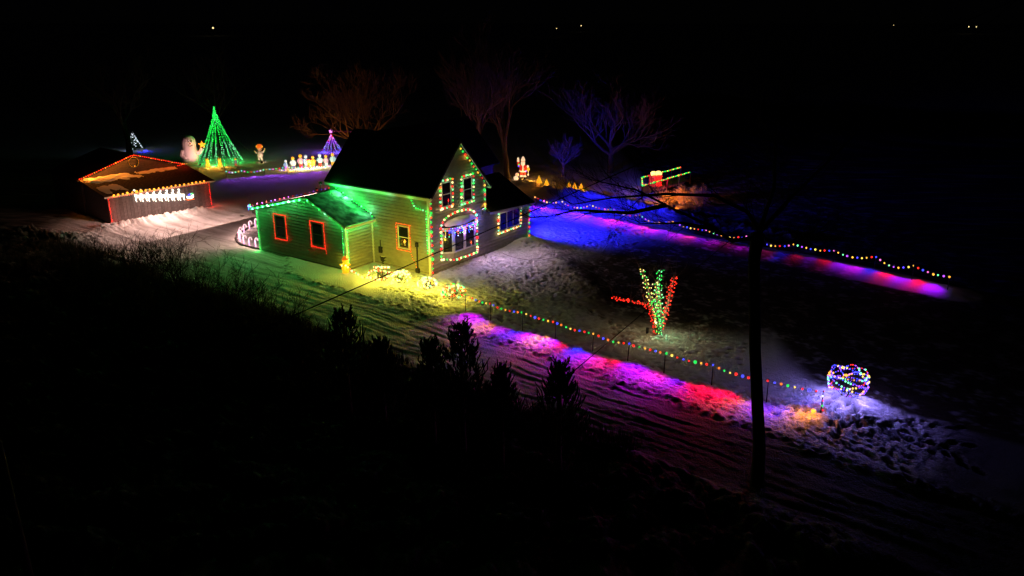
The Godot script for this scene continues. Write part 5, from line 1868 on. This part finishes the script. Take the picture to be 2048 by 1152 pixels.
	gb.ball(Vector3(0, 1.25, 0.05), Vector3(0.2, 0.18, 0.2))
	part("bow", gb.save(GLOW["bow"]), gf)
	lamp(gf, gp + Vector3(-0.1, 1.5, 1.0), TINT["flame"], 1.6, 0.08)
	lamp(gf, gp + Vector3(0.9, 0.6, 1.2), TINT["redpool"], 1.3, 0.08)
	# low brush lit orange in front of the bridge
	for q in [[14.4, -73.2, 1.5, "low brush lit orange below the footbridge, left clump"], [15.9, -73.3, 1.8, "low brush lit orange below the footbridge, middle clump"], [17.4, -72.6, 1.7, "low brush lit orange below the footbridge, right clump"]]:
		shrub(q[3], on_ground(q[0], q[1]), q[2], 500 + int(q[0] * 10), {"stems": 14, "depth": 4, "group": "brush below the footbridge", "called": "low_brush", "thin": 0.012, "mat": "brush"})
	var ol := thing("flood_lamp", "low orange flood lamp hidden in the brush below the footbridge", "flood lamp", tp(on_ground(14.7, -70.7)))
	flood(ol, Vector3(0.2, 0.05, -1), TINT["flame"], 60.0, 60.0, "amber")
	# blue flood lamps behind the house
	build_floods()


func build_floods() -> void:
	var fl := thing("flood_lamp", "blue flood lamp on the end wall of the low right part", "flood lamp", tp(hp(12.0, 2.3, -0.9)))
	flood(fl, Vector3(0.86, -0.2, -0.30), TINT["bluepool"], 180.0, 60.0, "blue", 0.7)
	var fr := thing("flood_lamp", "blue flood lamp on the rear block's end wall facing the back road", "flood lamp", tp(hp(13.5, 3.2, -5.0)))
	flood(fr, Vector3(0.85, -0.27, -0.45), TINT["bluepool"], 400.0, 34.0, "blue", 0.9)
	var f2 := thing("flood_lamp", "blue flood lamp in the snow aimed up into the bare trees", "flood lamp", tp(on_ground(6.5, -80.2)))
	flood(f2, Vector3(0.0, 0.7, -1), TINT["bluepool"], 110.0, 42.0, "blue", 0.8)
	var f3 := thing("flood_lamp", "pinkish flood lamp behind the house aimed up into the bare trees", "flood lamp", tp(on_ground(-4.5, -72.5)))
	flood(f3, Vector3(0.0, 0.95, -1), Color(1.0, 0.6, 0.55), 18.0, 42.0, "pink", 0.8)
	var f4 := thing("flood_lamp", "added unseen amber flood lamp behind the house aimed up at the wide bare tree", "flood lamp", tp(on_ground(-19.5, -78.5)))  # added to brighten the tree crown, no visible source
	flood(f4, Vector3(0.1, 0.85, -1), Color(1.0, 0.58, 0.25), 42.0, 55.0, "amber", 0.8)
	var wf := thing("flood_lamp", "small white flood lamp over the front yard at the bay window hood", "flood lamp", tp(hp(5.5, 3.3, 0.3)))
	flood(wf, HF.basis * Vector3(0.1, -1.0, 0.85), Color(1.0, 0.8, 0.9), 15.0, 52.0, "white", 0.9)
	var lf := thing("flood_lamp", "pinkish flood lamp under the main roof's left end lighting the garage yard", "flood lamp", tp(hp(-0.7, 5.0, -9.5)))
	flood(lf, HF.basis * Vector3(-0.05, -0.72, -1.0), TINT["lotpink"], 1500.0, 30.0, "warm", 0.9)
	var le := thing("flood_lamp", "added unseen pinkish flood lamp under the low wing's back corner above the candy canes", "flood lamp", tp(hp(-2.75, 3.0, -14.75)))  # added fill for the part of the garage yard left dim
	flood(le, HF.basis * Vector3(-0.45, -0.5, -1.0), TINT["lotpink"], 130.0, 55.0, "warm", 0.9)


func build_wires() -> void:
	var ec := thing("extension_cord", "thin dark cord lying on the trampled snow below the low right wall", "cord", tp(Vector3(-0.7, 0, -56.5)))
	var ecp := []
	var ecr := []
	for q in [[-0.75, -56.7], [-0.3, -56.0], [0.3, -55.4], [1.0, -54.95], [1.7, -54.5], [2.5, -54.3], [3.2, -53.9]]:
		ecp.append(on_ground(q[0], q[1], 0.03) - ec.position)
		ecr.append(0.016)
	var ecm := Mb.new()
	limb(ecm, ecp, ecr, 5)
	part("cord", ecm.save(M.wire), ec)
	var top := Vector3(22.12, 19.03, -30)
	var p := thing("utility_pole", "tall utility pole at the right where the overhead wires meet", "utility pole", tp(on_ground(22.3, -30)))
	var m := Mb.new()
	limb(m, [Vector3(0, -0.5, 0), Vector3(-0.2, 21.6, 0)], [0.19, 0.12], 10)
	part("pole", m.save(M.bark), p)
	var ca := Mb.new()
	ca.box(Vector3(-0.2, 18.95, 0), Vector3(2.0, 0.12, 0.1), 0.01)
	part("crossarm", ca.save(M.bark), p)
	var sp := thing("service_post", "short post in the dark bank taking the overhead wire's lower end", "post", tp(on_ground(-14.6, -20.0)))
	var sm := Mb.new()
	limb(sm, [Vector3(0, -0.4, 0), Vector3(0, 5.0, 0)], [0.12, 0.1], 8)
	part("post", sm.save(M.bark), sp)
	var w := thing("overhead_wire", "black overhead wire crossing before the house to the upper right", "wire", tp(top))
	var wm := Mb.new()
	var pts := []
	var rr := []
	for q in hang(top, sp.position + Vector3(0, 4.9, 0), 0.0, 20):
		pts.append(q - top)
		rr.append(0.018)
	limb(wm, pts, rr, 5)
	part("wire", wm.save(M.wire), w)
	var g := thing("guy_wire", "black wire slanting down over the front fence into the pines", "wire", tp(top))
	var gm := Mb.new()
	limb(gm, [Vector3(-0.43, 1.64, 0), on_ground(-0.5, -29.6) - top], [0.016, 0.016], 5)
	part("wire", gm.save(M.wire), g)
	# lamps of far farms near the horizon
	var where := [[-282.8, -792.0, 1.3, "warm far yard lamp above the green cone, left of all others"], [40.0, -751.0, 0.5, "faint far yard lamp left of the one above the bare trees"], [83.7, -1014.0, 1.0, "far yard lamp over the bare trees behind the house"], [496.3, -1090.0, 0.6, "faint far yard lamp at the upper right, left of the last pair"], [485.2, -889.8, 0.9, "far yard lamp at the upper right, left of the last pair's end"], [493.2, -889.8, 0.8, "far yard lamp at the upper right end"]]
	for q in where:
		var f := thing("yard_lamp", q[3], "yard lamp", tp(Vector3(q[0], 0, q[1])), "lamps of distant farms")
		var pm := Mb.new()
		limb(pm, [Vector3(0, -2, 0), Vector3(0, 7, 0)], [0.15, 0.1], 5)
		part("pole", pm.save(M.dark), f)
		var lm := Mb.new()
		lm.ball(Vector3(0, 7.3, 0), Vector3.ONE * q[2] * 0.6)
		part("lamp_globe", lm.save(GLOW["warm"]), f)


# ------------------------------------------------------------------
func _ready() -> void:
	# camera
	var cam := Camera3D.new()
	cam.name = "camera"
	cam.fov = rad_to_deg(2.0 * atan(576.0 / 1592.0))
	cam.position = Vector3(0, 16.5, 0)
	cam.rotation_degrees = Vector3(-18.76, 0, 0)
	cam.near = 0.1
	cam.far = 5000.0
	add_child(cam)
	cam.current = true
	# night sky
	var env := Environment.new()
	var sky := Sky.new()
	var sm := ProceduralSkyMaterial.new()
	sm.sky_top_color = lin(0.0002, 0.0002, 0.0003)
	sm.sky_horizon_color = lin(0.0003, 0.0003, 0.0004)
	sm.ground_bottom_color = lin(0.0002, 0.0002, 0.0002)
	sm.ground_horizon_color = lin(0.0003, 0.0003, 0.0003)
	sky.sky_material = sm
	env.background_mode = Environment.BG_SKY
	env.sky = sky
	env.tonemap_mode = Environment.TONE_MAPPER_LINEAR
	env.tonemap_exposure = 1.0
	env.sdfgi_enabled = true
	env.ssao_enabled = true
	env.ssil_enabled = true
	var we := WorldEnvironment.new()
	we.name = "world_environment"
	we.environment = env
	add_child(we)

	rng.seed = 7
	noise_a.seed = 3
	noise_a.frequency = 0.6
	noise_b.seed = 5
	noise_b.frequency = 0.5
	noise_b.fractal_octaves = 2
	noise_c.seed = 9
	noise_c.frequency = 0.5
	noise_c.fractal_octaves = 3
	materials()
	make_prints()
	build_ground()
	build_house()
	build_garage()
	build_plants()
	rng.seed = 100
	house_lights()
	build_deer_row()
	build_fences()
	build_decorations()
	build_wires()


func grain(sd: int, freq: float, size := 256) -> NoiseTexture2D:
	var t := NoiseTexture2D.new()
	var f := FastNoiseLite.new()
	f.seed = sd
	f.frequency = freq
	f.fractal_octaves = 4
	t.noise = f
	t.width = size
	t.height = size
	t.seamless = true
	return t


func ramp(a: Color, b: Color, at := 0.5, soft := 0.2) -> Gradient:
	var g := Gradient.new()
	g.offsets = PackedFloat32Array([maxf(at - soft, 0), minf(at + soft, 1)])
	g.colors = PackedColorArray([a, b])
	return g


func textured(m: StandardMaterial3D, sd: int, freq: float, scale: float, a: Color, b: Color, at := 0.5, soft := 0.3, relief := 0.0) -> void:
	var t := grain(sd, freq)
	t.color_ramp = ramp(a, b, at, soft)
	m.albedo_texture = t
	m.albedo_color = Color.WHITE
	m.uv1_triplanar = true
	m.uv1_world_triplanar = true
	m.uv1_scale = Vector3.ONE * scale
	if relief > 0.0:
		m.heightmap_enabled = true
		m.heightmap_texture = grain(sd + 50, freq * 1.5)
		m.heightmap_scale = relief


func materials() -> void:
	var g := mat("snow_ground", 1, 1, 1, 0.85)
	g.vertex_color_use_as_albedo = true
	g.uv1_triplanar = true
	g.uv1_world_triplanar = true
	g.uv1_scale = Vector3.ONE * 0.6
	g.heightmap_enabled = true
	g.heightmap_texture = grain(21, 0.03, 512)
	g.heightmap_scale = 5.0
	mat("snow", 0.76, 0.78, 0.82, 0.85)
	textured(mat("siding", 0.5, 0.48, 0.42, 0.6), 22, 0.02, 0.5, lin(0.24, 0.235, 0.18), lin(0.33, 0.32, 0.255), 0.5, 0.4)
	mat("trim", 0.62, 0.61, 0.58, 0.5)
	textured(mat("shingle", 0.02, 0.02, 0.022, 0.9), 23, 0.05, 0.8, lin(0.012, 0.012, 0.013), lin(0.03, 0.03, 0.03), 0.5, 0.3, 2.0)
	textured(mat("shingle2", 0.05, 0.04, 0.035, 0.9), 24, 0.03, 0.5, lin(0.03, 0.026, 0.022), lin(0.1, 0.085, 0.07), 0.55, 0.3, 2.0)
	textured(mat("dusted", 0.1, 0.1, 0.1, 0.9), 25, 0.012, 0.35, lin(0.05, 0.05, 0.05), lin(0.42, 0.43, 0.44), 0.5, 0.28, 2.0)
	textured(mat("garage", 0.1, 0.09, 0.09, 0.8), 26, 0.03, 0.6, lin(0.10, 0.085, 0.085), lin(0.17, 0.15, 0.15), 0.5, 0.4)
	textured(mat("garage2", 0.1, 0.09, 0.09, 0.8), 27, 0.03, 0.6, lin(0.08, 0.07, 0.07), lin(0.14, 0.125, 0.125), 0.5, 0.4)
	mat("glass", 0.01, 0.01, 0.012, 0.08)
	M.glass.metallic_specular = 0.5
	mat("stone", 0.12, 0.11, 0.1, 0.9)
	mat("dark", 0.02, 0.02, 0.02, 0.6)
	mat("wire", 0.012, 0.012, 0.012, 0.6)
	textured(mat("bark", 0.1, 0.08, 0.06, 0.95), 28, 0.05, 1.2, lin(0.07, 0.055, 0.042), lin(0.15, 0.12, 0.095), 0.5, 0.4, 3.0)
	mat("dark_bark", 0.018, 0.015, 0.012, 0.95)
	mat("twig", 0.022, 0.017, 0.013, 0.95)
	mat("twig_light", 0.16, 0.12, 0.09, 0.95)
	mat("needles", 0.025, 0.04, 0.02, 0.8)
	mat("weeds", 0.05, 0.04, 0.022, 0.95)
	mat("brush", 0.2, 0.15, 0.08, 0.95)
	mat("plush", 0.66, 0.64, 0.66, 0.95)
	M.plush.heightmap_enabled = true
	M.plush.heightmap_texture = grain(33, 0.06)
	M.plush.heightmap_scale = 8.0
	M.plush.uv1_triplanar = true
	mat("white_plastic", 0.8, 0.8, 0.8, 0.4)
	mat("carrot", 0.7, 0.22, 0.03, 0.6)
	mat("grey_cloth", 0.42, 0.43, 0.48, 0.9)
	mat("skin", 0.55, 0.36, 0.24, 0.7)
	mat("tan", 0.55, 0.38, 0.18, 0.8)
	mat("wood", 0.12, 0.085, 0.055, 0.9)
	# bulbs and lit figures
	glow("red", 1.0, 0.025, 0.012, 1.7)
	glow("green", 0.02, 1.0, 0.11, 1.15)
	glow("mint", 0.2, 1.0, 0.42, 1.6)
	glow("blue", 0.05, 0.06, 1.0, 2.0)
	glow("white", 0.8, 0.9, 1.0, 1.6)
	glow("warm", 1.0, 0.8, 0.34, 1.9)
	glow("yellow", 1.0, 0.72, 0.1, 1.4)
	glow("amber", 1.0, 0.42, 0.04, 1.7)
	glow("orange", 1.0, 0.16, 0.015, 1.7)
	glow("violet", 0.45, 0.08, 1.0, 1.7)
	glow("pink", 1.0, 0.18, 0.6, 1.4)
	glow("pinkbulb", 1.0, 0.3, 0.9, 1.7)
	glow("dimpink", 1.0, 0.05, 0.3, 0.35)
	glow("cyan", 0.15, 0.9, 0.9, 1.4)
	glow("bluewhite", 0.35, 0.45, 1.0, 2.0)
	glow("canewhite", 1.0, 0.68, 0.76, 1.0)
	glow("figure_white", 1.0, 0.92, 0.75, 3.0)
	glow("amberstar", 1.0, 0.36, 0.02, 1.1)
	glow("amberfig", 1.0, 0.45, 0.03, 0.9)
	glow("amberbulb", 1.0, 0.52, 0.02, 0.9)
	glow("whitefig", 0.8, 0.85, 0.9, 0.7)
	glow("bluewhitefig", 0.4, 0.6, 0.95, 0.6)
	glow("bluefig", 0.1, 0.12, 0.5, 0.5)
	glow("greyfig", 0.2, 0.22, 0.25, 0.5)
	glow("pinkfig", 0.9, 0.5, 0.6, 0.6)
	glow("redfig", 0.8, 0.05, 0.04, 0.5)
	glow("mintfig", 0.5, 0.8, 0.75, 0.7)
	glow("suitred", 0.9, 0.03, 0.01, 0.6)
	glow("cream", 1.0, 0.68, 0.42, 1.0)
	glow("skinglow", 1.0, 0.5, 0.26, 0.9)
	glow("hydrant", 1.0, 0.55, 0.01, 0.85)
	glow("hatglow", 1.0, 0.16, 0.01, 0.7)
	glow("giftred", 1.0, 0.03, 0.01, 0.45)
	glow("bow", 1.0, 0.62, 0.16, 2.2)
	# tints of light only
	for q in [["flame", 1.0, 0.25, 0.02], ["magenta", 0.62, 0.0, 0.85], ["redpool", 1.0, 0.0, 0.05], ["pinkpool", 1.0, 0.02, 0.42], ["violetpool", 0.32, 0.0, 1.0], ["bluepool", 0.012, 0.01, 1.0], ["lotpink", 1.0, 0.55, 0.44], ["bushyellow", 0.92, 0.72, 0.04], ["bushwarm", 0.9, 0.8, 0.4], ["coolviolet", 0.3, 0.22, 1.0]]:
		TINT[q[0]] = lin(q[1], q[2], q[3])
